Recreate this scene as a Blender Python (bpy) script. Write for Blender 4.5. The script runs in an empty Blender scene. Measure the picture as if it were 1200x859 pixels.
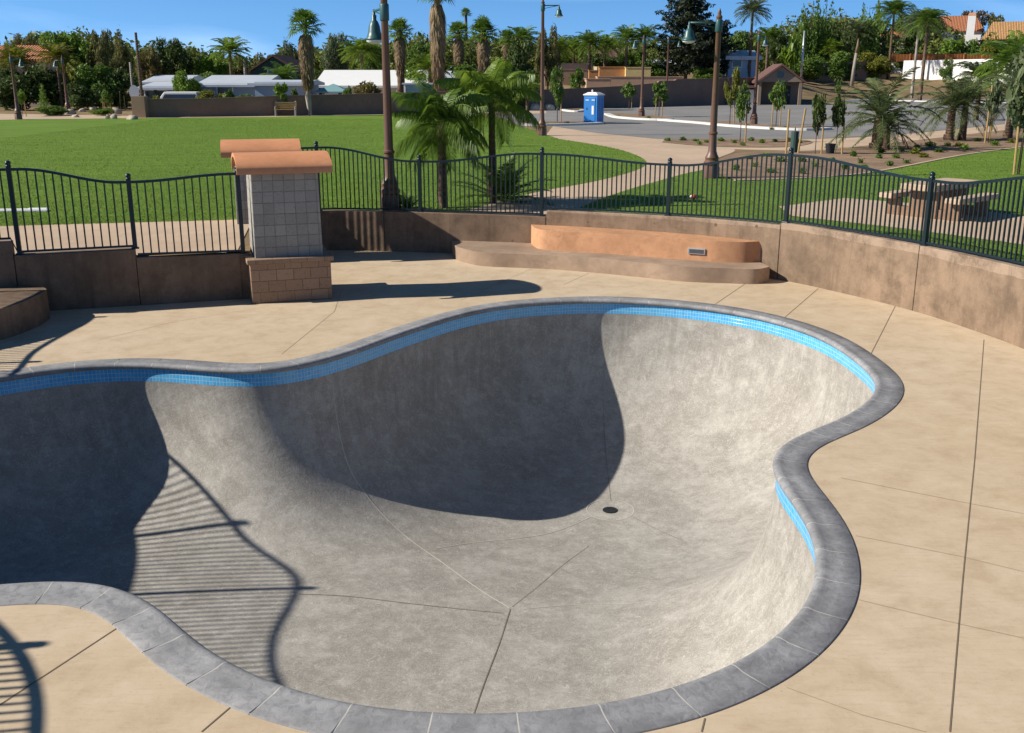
import bpy, bmesh, math, random
import numpy as np
from mathutils import Vector, Matrix
from mathutils.geometry import tessellate_polygon
random.seed(7)
SC = bpy.context.scene
COL = SC.collection
PI = math.pi
R = math.radians

# ------------------------------------------------------------------ camera geometry (used to read positions off the plan)
F, PITCH, H = 1190.0, R(15.95), 3.9
SP, CP = math.sin(PITCH), math.cos(PITCH)
GZ = 0.85                                   # level of the park outside the sunken skate plaza

def ray(px, py):
    u = (px - 600) / F; v = (py - 429.5) / F
    return u, CP - v * SP, -(SP + v * CP)
def U(px, py, z=0.0):                        # point of the level z
    a, b, c = ray(px, py); t = (z - H) / c
    return Vector((a * t, b * t, z))
def P(px, py, Y):                            # point at forward distance Y
    a, b, c = ray(px, py); t = Y / b
    return Vector((a * t, Y, H + c * t))
def PX(px, Y, z=GZ):                          # X of picture column px at distance Y, height z
    d = Y * CP + (H - z) * SP
    return (px - 600) / F * d

# ------------------------------------------------------------------ helpers
def tag(o, label=None, cat=None, group=None, kind=None):
    if label: o['label'] = label
    if cat: o['category'] = cat
    if group: o['group'] = group
    if kind: o['kind'] = kind
    return o
def empty(name, loc=(0, 0, 0), rz=0.0, label=None, cat=None, group=None):
    o = bpy.data.objects.new(name, None); COL.objects.link(o)
    o.location = loc; o.rotation_euler = (0, 0, rz); o.empty_display_size = .2
    return tag(o, label, cat, group)

class MB:
    def __init__(s): s.v = []; s.f = []; s.uv = []; s.hasuv = False
    def add(s, vs, fs, uvs=None):
        n = len(s.v); s.v.extend([tuple(p) for p in vs])
        for i, f in enumerate(fs):
            s.f.append([n + k for k in f])
            if uvs is not None: s.uv.append(uvs[i]); s.hasuv = True
            else: s.uv.append([(0, 0)] * len(f))
    def box(s, c, d, rz=0.0, taper=1.0):
        x, y, z = d[0] / 2, d[1] / 2, d[2] / 2
        ca, sa = math.cos(rz), math.sin(rz); vs = []
        for k, zz in ((1, -z), (taper, z)):
            for (a, b) in ((-x, -y), (x, -y), (x, y), (-x, y)):
                a *= k; b *= k
                vs.append((c[0] + a * ca - b * sa, c[1] + a * sa + b * ca, c[2] + zz))
        fs = [(3, 2, 1, 0), (4, 5, 6, 7), (0, 1, 5, 4), (1, 2, 6, 5), (2, 3, 7, 6), (3, 0, 4, 7)]
        s.add(vs, fs)
    def boxuv(s, c, d, rz=0.0, taper=1.0):
        n0 = len(s.f); s.box(c, d, rz, taper); s.hasuv = True
        x, y, z = d
        dims = [(x, y), (x, y), (x, z), (y, z), (x, z), (y, z)]
        for k, (a, b) in enumerate(dims): s.uv[n0 + k] = [(0, 0), (a, 0), (a, b), (0, b)]
    def tube(s, pts, rad, n=8, caps=True):
        pts = [Vector(p) for p in pts]; m = len(pts)
        if not hasattr(rad, '__len__'): rad = [rad] * m
        vs = []; up = None
        for i, p in enumerate(pts):
            t = (pts[min(i + 1, m - 1)] - pts[max(i - 1, 0)])
            t = t.normalized() if t.length > 1e-9 else Vector((0, 0, 1))
            if up is None:
                up = Vector((1, 0, 0)) if abs(t.x) < .9 else Vector((0, 1, 0))
            a = (up - t * up.dot(t)).normalized(); b = t.cross(a); up = a
            for k in range(n):
                q = 2 * PI * k / n
                vs.append(p + (a * math.cos(q) + b * math.sin(q)) * rad[i])
        fs = []
        for i in range(m - 1):
            for k in range(n):
                k2 = (k + 1) % n
                fs.append((i * n + k, i * n + k2, (i + 1) * n + k2, (i + 1) * n + k))
        if caps:
            fs.append(tuple(reversed(range(n)))); fs.append(tuple((m - 1) * n + k for k in range(n)))
        s.add(vs, fs)
    def lathe(s, prof, c=(0, 0, 0), n=16):
        vs = []; m = len(prof)
        for (r, z) in prof:
            for k in range(n):
                q = 2 * PI * k / n; vs.append((c[0] + r * math.cos(q), c[1] + r * math.sin(q), c[2] + z))
        fs = []
        for i in range(m - 1):
            for k in range(n):
                k2 = (k + 1) % n; fs.append((i * n + k, i * n + k2, (i + 1) * n + k2, (i + 1) * n + k))
        fs.append(tuple(reversed(range(n)))); fs.append(tuple((m - 1) * n + k for k in range(n)))
        s.add(vs, fs)
    def prism(s, poly, z0, z1):
        m = len(poly); tz = z1 if hasattr(z1, '__len__') else [z1] * m
        area = sum(poly[i][0] * poly[(i + 1) % m][1] - poly[(i + 1) % m][0] * poly[i][1] for i in range(m))
        if area < 0: poly = list(reversed(poly)); tz = list(reversed(tz))
        vs = [(p[0], p[1], z0) for p in poly] + [(p[0], p[1], tz[i]) for i, p in enumerate(poly)]
        tris = tessellate_polygon([[Vector((p[0], p[1], 0)) for p in poly]])
        fs = []
        for t in tris:
            a, b, c = [poly[k] for k in t]
            ccw = (b[0] - a[0]) * (c[1] - a[1]) - (b[1] - a[1]) * (c[0] - a[0]) > 0
            t = tuple(t) if ccw else tuple(reversed(t))
            fs.append(tuple(m + k for k in t)); fs.append(tuple(reversed(t)))
        for i in range(m): fs.append((i, (i + 1) % m, m + (i + 1) % m, m + i))
        s.add(vs, fs)
    def build(s, name, mat, parent=None, smooth=False, bevel=0.0, loc=None):
        me = bpy.data.meshes.new(name); me.from_pydata(s.v, [], s.f); me.update()
        if s.hasuv:
            l = me.uv_layers.new(name='UVMap'); k = 0
            flat = [c for f in s.uv for p in f for c in p]; l.data.foreach_set('uv', flat)
        return link(name, me, mat, parent, smooth, bevel, loc)
def link(name, me, mat, parent=None, smooth=False, bevel=0.0, loc=None):
    if mat and not me.materials: me.materials.append(mat)
    if smooth: me.polygons.foreach_set('use_smooth', [True] * len(me.polygons))
    o = bpy.data.objects.new(name, me); COL.objects.link(o)
    if parent: o.parent = parent
    if loc is not None: o.location = loc
    if bevel:
        b = o.modifiers.new('bevel', 'BEVEL'); b.width = bevel; b.segments = 2; b.limit_method = 'ANGLE'; b.angle_limit = R(40)
    return o
def shade_auto(o, ang=40):
    me = o.data
    me.polygons.foreach_set('use_smooth', [True] * len(me.polygons))
    try: me.set_sharp_from_angle(angle=R(ang))
    except Exception: pass
    return o
def dup(root, loc=None, rz=None, scale=None, label=None, group=None, mats=None):
    def cp(o, par):
        c = o.copy(); COL.objects.link(c)
        if par: c.parent = par
        for ch in list(o.children): cp(ch, c)
        return c
    r = cp(root, None)
    if loc is not None: r.location = loc
    if rz is not None: r.rotation_euler = (0, 0, rz)
    if scale is not None: r.scale = scale if hasattr(scale, '__len__') else (scale,) * 3
    if label: r['label'] = label
    if group: r['group'] = group
    elif 'group' in r.keys(): del r['group']
    return r
def catmull(pts, n=8, closed=False):
    pts = [Vector(p) for p in pts]; m = len(pts); out = []
    rng = range(m) if closed else range(m - 1)
    for i in rng:
        if closed: a, b, c, d = pts[(i - 1) % m], pts[i], pts[(i + 1) % m], pts[(i + 2) % m]
        else: a, b, c, d = pts[max(i - 1, 0)], pts[i], pts[i + 1], pts[min(i + 2, m - 1)]
        for k in range(n):
            t = k / n
            out.append(.5 * ((2 * b) + (c - a) * t + (2 * a - 5 * b + 4 * c - d) * t * t + (3 * b - a - 3 * c + d) * t ** 3))
    if not closed: out.append(pts[-1])
    return out
def resample(pts, n, closed=False):
    pts = [Vector(p) for p in pts]
    if closed: pts = pts + [pts[0]]
    L = [0]
    for a, b in zip(pts, pts[1:]): L.append(L[-1] + (b - a).length)
    T = L[-1]; out = []; j = 0
    for k in range(n):
        s = T * k / (n if closed else n - 1)
        while j < len(L) - 2 and L[j + 1] < s: j += 1
        q = (s - L[j]) / max(L[j + 1] - L[j], 1e-9); out.append(pts[j].lerp(pts[j + 1], min(q, 1)))
    return out, T
def normals2(pts, closed=False):
    m = len(pts); out = []
    for i in range(m):
        a = pts[(i - 1) % m] if closed else pts[max(i - 1, 0)]
        b = pts[(i + 1) % m] if closed else pts[min(i + 1, m - 1)]
        t = (b - a); t = Vector((t.x, t.y, 0)).normalized(); out.append(Vector((-t.y, t.x, 0)))
    return out
def sheet(name, outer, z, mat, holes=(), kind='structure', parent=None):
    loops = [[Vector((p[0], p[1], 0)) for p in outer]] + [[Vector((p[0], p[1], 0)) for p in h] for h in holes]
    flat = [p for l in loops for p in l]
    tris = tessellate_polygon(loops); fs = []
    for t in tris:
        a, b, c = [flat[k] for k in t]
        cr = (b.x - a.x) * (c.y - a.y) - (b.y - a.y) * (c.x - a.x)
        fs.append(tuple(t) if cr > 0 else tuple(reversed(t)))
    mb = MB(); mb.add([(p.x, p.y, z) for p in flat], fs)
    o = mb.build(name, mat, parent)
    if kind: o['kind'] = kind
    return o
def ribbon(mb, pts, w, lift):                # thin strip following points
    pts = [Vector(p) for p in pts]; ns = normals2(pts); vs = []; fs = []
    for p, n in zip(pts, ns):
        vs += [p + n * w / 2 + Vector((0, 0, lift)), p - n * w / 2 + Vector((0, 0, lift))]
    for i in range(len(pts) - 1): fs.append((2 * i, 2 * i + 1, 2 * i + 3, 2 * i + 2))
    mb.add(vs, fs)

# ------------------------------------------------------------------ materials
class NT:
    def __init__(s, name):
        s.m = bpy.data.materials.new(name); s.m.use_nodes = True; s.t = s.m.node_tree; s.b = s.t.nodes['Principled BSDF']
    def n(s, typ, **kw):
        nd = s.t.nodes.new(typ)
        for k, v in kw.items():
            if k == 'ins':
                for kk, vv in v.items():
                    if isinstance(vv, bpy.types.NodeSocket): s.t.links.new(vv, nd.inputs[kk])
                    else: nd.inputs[kk].default_value = vv
            else: setattr(nd, k, v)
        return nd
    def l(s, a, b): s.t.links.new(a, b)
    def coord(s, which='Object'):
        return s.n('ShaderNodeTexCoord').outputs[which]
    def noise(s, vec, scale, detail=4, rough=.55, dist=0.0, dim='3D'):
        return s.n('ShaderNodeTexNoise', noise_dimensions=dim, ins={'Vector': vec, 'Scale': scale, 'Detail': detail, 'Roughness': rough, 'Distortion': dist}).outputs['Fac']
    def mapping(s, vec, scale=(1, 1, 1), rot=(0, 0, 0)):
        return s.n('ShaderNodeMapping', ins={'Vector': vec, 'Scale': scale, 'Rotation': rot}).outputs[0]
    def ramp(s, fac, stops):
        r = s.n('ShaderNodeValToRGB', ins={'Fac': fac}); e = r.color_ramp.elements
        while len(e) < len(stops): e.new(.5)
        for k, (p, c) in enumerate(stops):
            e[k].position = p; e[k].color = (c, c, c, 1) if not hasattr(c, '__len__') else (*c, 1)
        return r.outputs['Color']
    def mix(s, fac, a, b, mode='MIX'):
        x = s.n('ShaderNodeMix', data_type='RGBA', blend_type=mode)
        for sock, val in ((x.inputs[0], fac), (x.inputs[6], a), (x.inputs[7], b)):
            if isinstance(val, bpy.types.NodeSocket): s.l(val, sock)
            elif hasattr(val, '__len__'): sock.default_value = (*val, 1)
            else: sock.default_value = val
        return x.outputs[2]
    def math(s, op, a, b=0.0):
        x = s.n('ShaderNodeMath', operation=op)
        for k, val in ((0, a), (1, b)):
            if isinstance(val, bpy.types.NodeSocket): s.l(val, x.inputs[k])
            else: x.inputs[k].default_value = val
        return x.outputs[0]
    def bump(s, h, strength=.3, dist=.02, prev=None):
        b = s.n('ShaderNodeBump', ins={'Height': h, 'Strength': strength, 'Distance': dist})
        if prev: s.l(prev, b.inputs['Normal'])
        return b.outputs[0]
    def done(s, col=None, rough=.7, norm=None, spec=.5, metal=0.0):
        if col is not None:
            if isinstance(col, bpy.types.NodeSocket): s.l(col, s.b.inputs['Base Color'])
            else: s.b.inputs['Base Color'].default_value = (*col, 1)
        if isinstance(rough, bpy.types.NodeSocket): s.l(rough, s.b.inputs['Roughness'])
        else: s.b.inputs['Roughness'].default_value = rough
        s.b.inputs['Specular IOR Level'].default_value = spec; s.b.inputs['Metallic'].default_value = metal
        if norm: s.l(norm, s.b.inputs['Normal'])
        return s.m
def mul(c, k): return tuple(min(1, x * k) for x in c)

def m_concrete(name, c, var=.35, scale=1.0, bump=.25, rough=.8, stain=.5, spec=.3, streak=0.0):
    t = NT(name); v = t.coord()
    big = t.noise(v, .55 * scale, 5, .6); mid = t.noise(v, 4 * scale, 6, .65, .6); fine = t.noise(v, 60 * scale, 4, .7)
    a = t.mix(t.ramp(big, [(.3, 0), (.7, 1)]), mul(c, 1 - var * .55), mul(c, 1 + var * .45))
    b = t.mix(t.math('MULTIPLY', t.ramp(mid, [(.35, 1), (.55, 0)]), stain * .6), a, mul(c, .62))
    b = t.mix(t.math('MULTIPLY', t.ramp(mid, [(.6, 0), (.75, 1)]), .35), b, mul(c, 1.35))
    if streak:
        st = t.noise(t.mapping(v, (5, 5, .35)), 1.0, 5, .6)
        b = t.mix(t.math('MULTIPLY', t.ramp(st, [(.5, 0), (.68, 1)]), streak), b, mul(c, .55))
    d = t.mix(.18, b, t.mix(fine, (0.1, .1, .1), (1, 1, 1)), 'OVERLAY')
    nb = t.bump(fine, bump, .006); nb = t.bump(mid, bump * .8, .012, nb)
    return t.done(d, rough, nb, spec)
def m_plain(name, c, rough=.5, spec=.5, metal=0.0, var=.12, scale=6):
    t = NT(name); v = t.coord(); nz = t.noise(v, scale, 4, .6)
    return t.done(t.mix(nz, mul(c, 1 - var), mul(c, 1 + var)), rough, None, spec, metal)
def m_leaf(name, c, c2, trans=.35, scale=.6, rough=.55):
    t = NT(name); v = t.coord(); oi = t.n('ShaderNodeObjectInfo').outputs['Random']
    geo = t.n('ShaderNodeNewGeometry').outputs['Random Per Island']
    nz = t.noise(v, scale, 3, .6)
    a = t.mix(t.ramp(nz, [(.35, 0), (.65, 1)]), c, c2)
    a = t.mix(t.math('MULTIPLY', geo, .45), a, mul(c2, 1.45))
    a = t.mix(t.math('MULTIPLY', oi, .25), a, mul(c, .7))
    t.done(a, rough, None, .35)
    tr = t.n('ShaderNodeBsdfTranslucent', ins={'Color': a})
    mx = t.n('ShaderNodeMixShader', ins={0: trans}); t.l(t.b.outputs[0], mx.inputs[1]); t.l(tr.outputs[0], mx.inputs[2])
    t.l(mx.outputs[0], t.t.nodes['Material Output'].inputs['Surface'])
    return t.m
M = {}
# deck
def m_deck():
    t = NT('deck_concrete'); v = t.coord()
    big = t.noise(v, .16, 4, .6); mid = t.noise(v, 2.2, 8, .72, .2); f1 = t.noise(v, 30, 6, .75); f2 = t.noise(t.mapping(v, (2.2, 16, 1), (0, 0, .12)), 2.0, 7, .75)
    c1 = t.mix(t.ramp(big, [(.35, 0), (.68, 1)]), (.53, .408, .265), (.575, .460, .325))
    c = t.mix(t.math('MULTIPLY', t.ramp(mid, [(.36, 1), (.52, 0)]), .5), c1, (.40, .29, .18))
    c = t.mix(t.math('MULTIPLY', t.ramp(mid, [(.54, 0), (.68, 1)]), .42), c, (.66, .54, .40))
    c = t.mix(t.math('MULTIPLY', t.ramp(f2, [(.52, 0), (.66, 1)]), .30), c, (.38, .27, .165))
    c = t.mix(t.math('MULTIPLY', t.ramp(f2, [(.32, 1), (.45, 0)]), .16), c, (.66, .53, .38))
    c = t.mix(t.math('MULTIPLY', t.ramp(f1, [(.60, 0), (.68, 1)]), .6), c, (.28, .20, .125))
    nb = t.bump(f1, .3, .004); nb = t.bump(f2, .15, .004, nb)
    return t.done(c, .82, nb, .25)
M['deck'] = m_deck()
def m_bowl():
    t = NT('bowl_concrete'); v = t.coord(); uv = t.coord('UV')
    big = t.noise(v, .5, 5, .6)
    w = t.n('ShaderNodeTexNoise', ins={'Vector': v, 'Scale': 2.6, 'Detail': 3.0}).outputs['Color']
    vv = t.n('ShaderNodeVectorMath', operation='MULTIPLY_ADD', ins={0: w, 1: (.8, .8, .8), 2: v}).outputs[0]
    sw = t.noise(vv, 7.0, 3, .55, 2.6); sw2 = t.noise(vv, 11, 4, .65, 2.6)
    mid = t.noise(v, 1.5, 8, .68, .5); blot = t.noise(v, 5.5, 7, .72, .3); fine = t.noise(v, 70, 4, .75)
    c = t.mix(t.ramp(big, [(.3, 0), (.7, 1)]), (.305, .280, .243), (.382, .356, .315))
    c = t.mix(t.math('MULTIPLY', t.ramp(mid, [(.36, 1), (.54, 0)]), .55), c, (.235, .213, .18))
    c = t.mix(t.math('MULTIPLY', t.ramp(mid, [(.52, 0), (.68, 1)]), .35), c, (.54, .51, .455))
    c = t.mix(t.math('MULTIPLY', t.ramp(blot, [(.36, 1), (.5, 0)]), .45), c, (.225, .205, .18))
    c = t.mix(t.math('MULTIPLY', t.ramp(blot, [(.52, 0), (.66, 1)]), .35), c, (.56, .53, .48))
    # trowel curls
    c = t.mix(t.math('MULTIPLY', t.ramp(sw, [(.47, 0), (.5, 1), (.53, 0)]), .45), c, (.66, .63, .57))
    c = t.mix(t.math('MULTIPLY', t.ramp(sw2, [(.45, 0), (.5, 1), (.55, 0)]), .40), c, (.18, .163, .137))
    # drip and wheel streaks running down the walls
    st = t.noise(t.mapping(uv, (5, .45, 1)), 1.0, 6, .65); st2 = t.noise(t.mapping(uv, (16, .7, 1)), 1.0, 5, .65)
    nz = t.n('ShaderNodeSeparateXYZ', ins={0: t.n('ShaderNodeNewGeometry').outputs['True Normal']}).outputs[2]
    steep = t.ramp(t.math('ABSOLUTE', nz), [(.35, 1), (.85, 0)])
    c = t.mix(t.math('MULTIPLY', t.math('MULTIPLY', t.ramp(st, [(.5, 0), (.70, 1)]), steep), .45), c, (.19, .175, .15))
    c = t.mix(t.math('MULTIPLY', t.math('MULTIPLY', t.ramp(st2, [(.3, 1), (.45, 0)]), steep), .25), c, (.56, .53, .48))
    c = t.mix(.15, c, t.mix(fine, (.15, .15, .15), (.95, .95, .95)), 'OVERLAY')
    nb = t.bump(fine, .14, .003); nb = t.bump(sw, .2, .012, nb); nb = t.bump(mid, .25, .03, nb)
    return t.done(c, .74, nb, .28)
M['bowl'] = m_bowl()
M['coping'] = m_concrete('coping_concrete', (.29, .286, .285), .55, 3.6, .6, .68, 1.1, .3)
M['mortar'] = m_concrete('coping_mortar', (.52, .49, .44), .2, 3, .2)
def m_tile():
    t = NT('blue_pool_tile'); uv = t.coord('UV')
    br = t.n('ShaderNodeTexBrick', offset=0.0, squash=1.0, ins={'Vector': uv, 'Scale': 1.0, 'Mortar Size': .0034, 'Mortar Smooth': .1, 'Bias': -.1,
         'Brick Width': .052, 'Row Height': .052, 'Color1': (.055, .38, .74, 1), 'Color2': (.11, .47, .82, 1), 'Mortar': (.40, .58, .68, 1)})
    nz = t.noise(t.coord(), 1.4, 4); c = t.mix(t.math('MULTIPLY', t.ramp(nz, [(.45, 0), (.7, 1)]), .4), br.outputs['Color'], (.16, .42, .56))
    nb = t.bump(t.math('SUBTRACT', 1.0, br.outputs['Fac']), .4, .004)
    return t.done(c, .22, nb, .5)
M['tile'] = m_tile()
M['joint'] = m_plain('joint_filler', (.20, .15, .10), .9, .1)
M['joint_thin'] = m_plain('saw_cut', (.37, .28, .19), .9, .1)
M['seam'] = m_plain('bowl_seam', (.20, .165, .12), .9, .1, var=.5, scale=2)
M['seam_light'] = m_plain('bowl_seam_light', (.50, .46, .39), .9, .1, var=.35, scale=2)
def m_wall(name, c, top=None):
    t = NT(name); v = t.coord()
    big = t.noise(v, .6, 5, .65); mid = t.noise(v, 1.7, 9, .76, .1); fine = t.noise(v, 45, 5, .75); st = t.noise(t.mapping(v, (3.2, 3.2, .28)), 1.0, 7, .72)
    a = t.mix(t.ramp(big, [(.32, 0), (.68, 1)]), mul(c, .80), mul(c, 1.18))
    if top:
        z = t.n('ShaderNodeSeparateXYZ', ins={0: v}).outputs[2]
        k = t.math('MULTIPLY', t.math('GREATER_THAN', t.math('ADD', z, t.math('MULTIPLY', t.math('SUBTRACT', big, .5), .16)), top), .75)
        a = t.mix(k, a, (.36, .265, .19))
    a = t.mix(t.math('MULTIPLY', t.ramp(mid, [(.36, 1), (.53, 0)]), .8), a, mul(c, .52))
    a = t.mix(t.math('MULTIPLY', t.ramp(mid, [(.54, 0), (.70, 1)]), .45), a, mul(c, 1.5))
    a = t.mix(t.math('MULTIPLY', t.ramp(st, [(.52, 0), (.66, 1)]), .55), a, mul(c, .5))
    a = t.mix(t.math('MULTIPLY', t.ramp(st, [(.32, 1), (.44, 0)]), .35), a, mul(c, 1.45))
    # tie holes of the formwork
    vo = t.n('ShaderNodeTexVoronoi', ins={'Vector': v, 'Scale': 1.5, 'Randomness': .55}).outputs['Distance']
    a = t.mix(t.ramp(vo, [(.045, .75), (.06, 0)]), a, mul(c, .4))
    a = t.mix(.3, a, t.mix(fine, (.1, .1, .1), (1, 1, 1)), 'OVERLAY')
    nb = t.bump(fine, .4, .006); nb = t.bump(mid, .3, .015, nb)
    return t.done(a, .84, nb, .2)
M['wall'] = m_wall('brown_wall_concrete', (.21, .145, .097))
M['wall_light'] = m_wall('tan_wall_concrete', (.24, .168, .112), 1.0)
M['orange'] = m_concrete('orange_bench_concrete', (.54, .285, .15), .4, 1.4, .3, .75, .8)
M['step'] = m_concrete('brown_step_concrete', (.35, .25, .175), .6, 1.2, .25, .78, .7)
M['terra'] = m_concrete('terracotta_tile', (.60, .265, .125), .25, 2.0, .15, .7, .35)
def m_stone(name, c1, c2, mortar, bw, rh, off):
    t = NT(name); uv = t.coord('UV'); v = t.coord()
    br = t.n('ShaderNodeTexBrick', offset=off, squash=1.0, ins={'Vector': uv, 'Scale': 1.0, 'Mortar Size': .007, 'Mortar Smooth': .3, 'Bias': 0.0,
         'Brick Width': bw, 'Row Height': rh, 'Color1': (*c1, 1), 'Color2': (*c2, 1), 'Mortar': (*mortar, 1)})
    nz = t.noise(v, 9, 7, .7, .8); pits = t.noise(v, 26, 5, .7, 1.5)
    c = t.mix(t.ramp(nz, [(.3, 0), (.7, .75)]), br.outputs['Color'], mul(c1, 1.28))
    c = t.mix(t.math('MULTIPLY', t.ramp(pits, [(.34, 1), (.46, 0)]), .6), c, mul(c1, .55))
    h = t.math('ADD', t.math('MULTIPLY', nz, .7), t.math('SUBTRACT', 1.0, br.outputs['Fac']))
    nb = t.bump(pits, .4, .01); nb = t.bump(h, .7, .014, nb)
    return t.done(c, .85, nb, .25)
M['stone_grey'] = m_stone('grey_split_stone', (.26, .245, .212), (.39, .368, .32), (.15, .145, .135), .192, .195, 0.0)
M['stone_tan'] = m_stone('tan_split_stone', (.28, .185, .12), (.42, .29, .20), (.13, .09, .06), .30, .20, .5)
M['iron'] = m_plain('fence_paint', (.006, .017, .022), .35, .5, .0, .2)
M['lamp_brown'] = m_plain('lamp_post_paint', (.13, .065, .04), .45, .5, .0, .2, 3)
M['lamp_green'] = m_plain('lamp_shade_paint', (.03, .09, .085), .4, .5)
M['lamp_glass'] = m_plain('lamp_glass', (.8, .8, .78), .2)
def m_lawn(name, c, c2):
    t = NT(name); v = t.coord()
    big = t.noise(v, .07, 4, .6); mid = t.noise(t.mapping(v, (.25, 1.3, 1)), 1.0, 6, .75); fine = t.noise(v, 16, 7, .85)
    a = t.mix(t.ramp(big, [(.35, 0), (.65, 1)]), c, c2)
    a = t.mix(t.math('MULTIPLY', t.ramp(mid, [(.4, 1), (.6, 0)]), .7), a, mul(c, .60))
    a = t.mix(t.ramp(fine, [(.3, .0), (.7, .6)]), a, mul(c2, 1.35))
    a = t.mix(t.math('MULTIPLY', t.ramp(t.noise(v, .35, 5, .7), [(.6, 0), (.75, 1)]), .35), a, (.16, .17, .045))
    return t.done(a, .9, t.bump(fine, .9, .05), .12)
M['lawn'] = m_lawn('lawn_grass', (.115, .20, .026), (.16, .25, .036))
M['dirt'] = m_concrete('planter_soil', (.27, .185, .12), .6, 1.2, .9, .95, .9, .1)
M['dry'] = m_concrete('dry_slope_soil', (.24, .17, .09), .7, .35, .9, .95, .9, .1)
M['path'] = m_concrete('tan_path_concrete', (.50, .37, .255), .25, .5, .15, .85, .35, .2)
M['asphalt'] = m_concrete('asphalt', (.23, .22, .205), .35, .35, .3, .85, .4, .2)
M['kerb'] = m_concrete('kerb_concrete', (.62, .60, .56), .2, 1, .1, .8, .3)
M['blockwall'] = m_concrete('brown_block_wall', (.235, .15, .108), .25, .8, .2, .85, .4, .2)
M['blockwall_tan'] = m_concrete('tan_block_wall', (.30, .20, .13), .3, .8, .2, .85, .4, .2)
M['white'] = m_plain('white_paint', (.78, .77, .74), .6, .3, var=.05, scale=1)
M['whitewall'] = m_concrete('white_stucco', (.78, .76, .72), .12, .8, .1, .85, .25, .2)
M['wood'] = m_concrete('orange_wood', (.42, .16, .05), .4, 1.5, .2, .75, .5, .2)
M['stake'] = m_plain('stake_wood', (.38, .25, .10), .8, .2, var=.3)
M['black'] = m_plain('black_plastic', (.015, .016, .018), .5)
M['blue'] = m_plain('blue_plastic', (.025, .19, .52), .4, .5, var=.1)
M['glass'] = m_plain('dark_glass', (.03, .04, .05), .08, .6)
M['bluegrey'] = m_plain('blue_grey_siding', (.30, .38, .46), .6, .3, var=.08)
M['greygreen'] = m_plain('dark_green_siding', (.035, .07, .06), .7, .3)
M['roofmetal'] = m_plain('white_metal_roof', (.50, .53, .56), .5, .4, var=.2, scale=.5)
M['beige'] = m_concrete('beige_stucco', (.42, .33, .25), .15, .8, .1, .85, .2)
M['taupe'] = m_concrete('taupe_wall', (.24, .175, .13), .15, .8, .1, .85, .2)
M['peach'] = m_concrete('peach_terrace_stucco', (.50, .33, .22), .3, .4, .15, .85, .5)
M['terrace_orange'] = m_concrete('orange_terrace_wall', (.55, .26, .10), .2, .6, .1)
M['terrace_yellow'] = m_concrete('yellow_terrace_wall', (.70, .52, .22), .2, .6, .1)
M['concrete'] = m_concrete('grey_concrete', (.46, .42, .37), .3, 1.2, .2, .8, .4)
M['tableconc'] = m_concrete('table_concrete', (.50, .37, .25), .3, 1.2, .3, .8, .5)
M['tabledark'] = m_concrete('rough_brown_concrete', (.26, .16, .10), .4, 3, .6, .9, .6)
M['rock'] = m_concrete('boulder_stone', (.44, .37, .28), .5, 1.5, .6, .85, .6)
M['roofbrown'] = m_concrete('brown_roof_shingles', (.14, .075, .06), .35, 2, .4, .85, .5)
M['teal'] = m_plain('teal_panel', (.20, .36, .36), .5)
M['metal'] = m_plain('galvanised_metal', (.45, .46, .46), .4, .5, .6)
def m_rooftile(name, c):
    t = NT(name); v = t.coord()
    wv = t.n('ShaderNodeTexWave', wave_type='BANDS', bands_direction='X', ins={'Vector': v, 'Scale': 1.1, 'Distortion': .4}).outputs['Fac']
    wz = t.n('ShaderNodeTexWave', wave_type='BANDS', bands_direction='Z', ins={'Vector': v, 'Scale': 1.3, 'Distortion': .3}).outputs['Fac']
    nz = t.noise(v, 3.5, 4, .7)
    a = t.mix(t.ramp(nz, [(.35, 0), (.65, 1)]), mul(c, .7), mul(c, 1.3)); a = t.mix(t.math('MULTIPLY', t.ramp(wv, [(.0, 1), (.35, 0)]), .6), a, mul(c, .35))
    nb = t.bump(t.math('ADD', wv, t.math('MULTIPLY', wz, .5)), .8, .1)
    return t.done(a, .8, nb, .2)
M['rooftile'] = m_rooftile('terracotta_roof_tiles', (.42, .17, .085)); M['rooftan'] = m_rooftile('tan_roof_tiles', (.50, .28, .12))
def m_bark(name, c, ring=8):
    t = NT(name); v = t.coord(); w = t.n('ShaderNodeTexWave', wave_type='BANDS', bands_direction='Z', ins={'Vector': v, 'Scale': ring, 'Distortion': 3.0, 'Detail': 3.0}).outputs['Fac']
    nz = t.noise(t.mapping(v, (8, 8, 2)), 1.5, 5, .7)
    a = t.mix(nz, mul(c, .5), mul(c, 1.5)); a = t.mix(t.math('MULTIPLY', w, .45), a, mul(c, .5))
    return t.done(a, .9, t.bump(t.math('ADD', w, nz), .8, .03), .2)
M['bark'] = m_bark('brown_bark', (.14, .10, .07), 1.5); M['palmbark'] = m_bark('ringed_palm_bark', (.16, .105, .07), 4); M['greybark'] = m_bark('pale_palm_bark', (.36, .31, .26), 2)
M['skirt'] = m_leaf('dead_fronds', (.20, .13, .065), (.30, .215, .12), .15, 1.2, .8)
M['lf_dark'] = m_leaf('dark_leaves', (0.037, 0.069, 0.014), (0.094, 0.131, 0.025))
M['lf_mid'] = m_leaf('mid_leaves', (0.072, 0.137, 0.017), (0.130, 0.202, 0.029))
M['lf_bright'] = m_leaf('bright_leaves', (0.1, 0.19, 0.014), (0.17, 0.26, 0.025), .4)
M['lf_yellow'] = m_leaf('yellow_leaves', (.13, .15, .016), (.20, .20, .025), .4)
M['lf_olive'] = m_leaf('olive_leaves', (0.115, 0.119, 0.032), (0.176, 0.169, 0.049))
M['lf_grey'] = m_leaf('grey_green_leaves', (0.088, 0.119, 0.053), (0.150, 0.181, 0.075))
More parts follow.
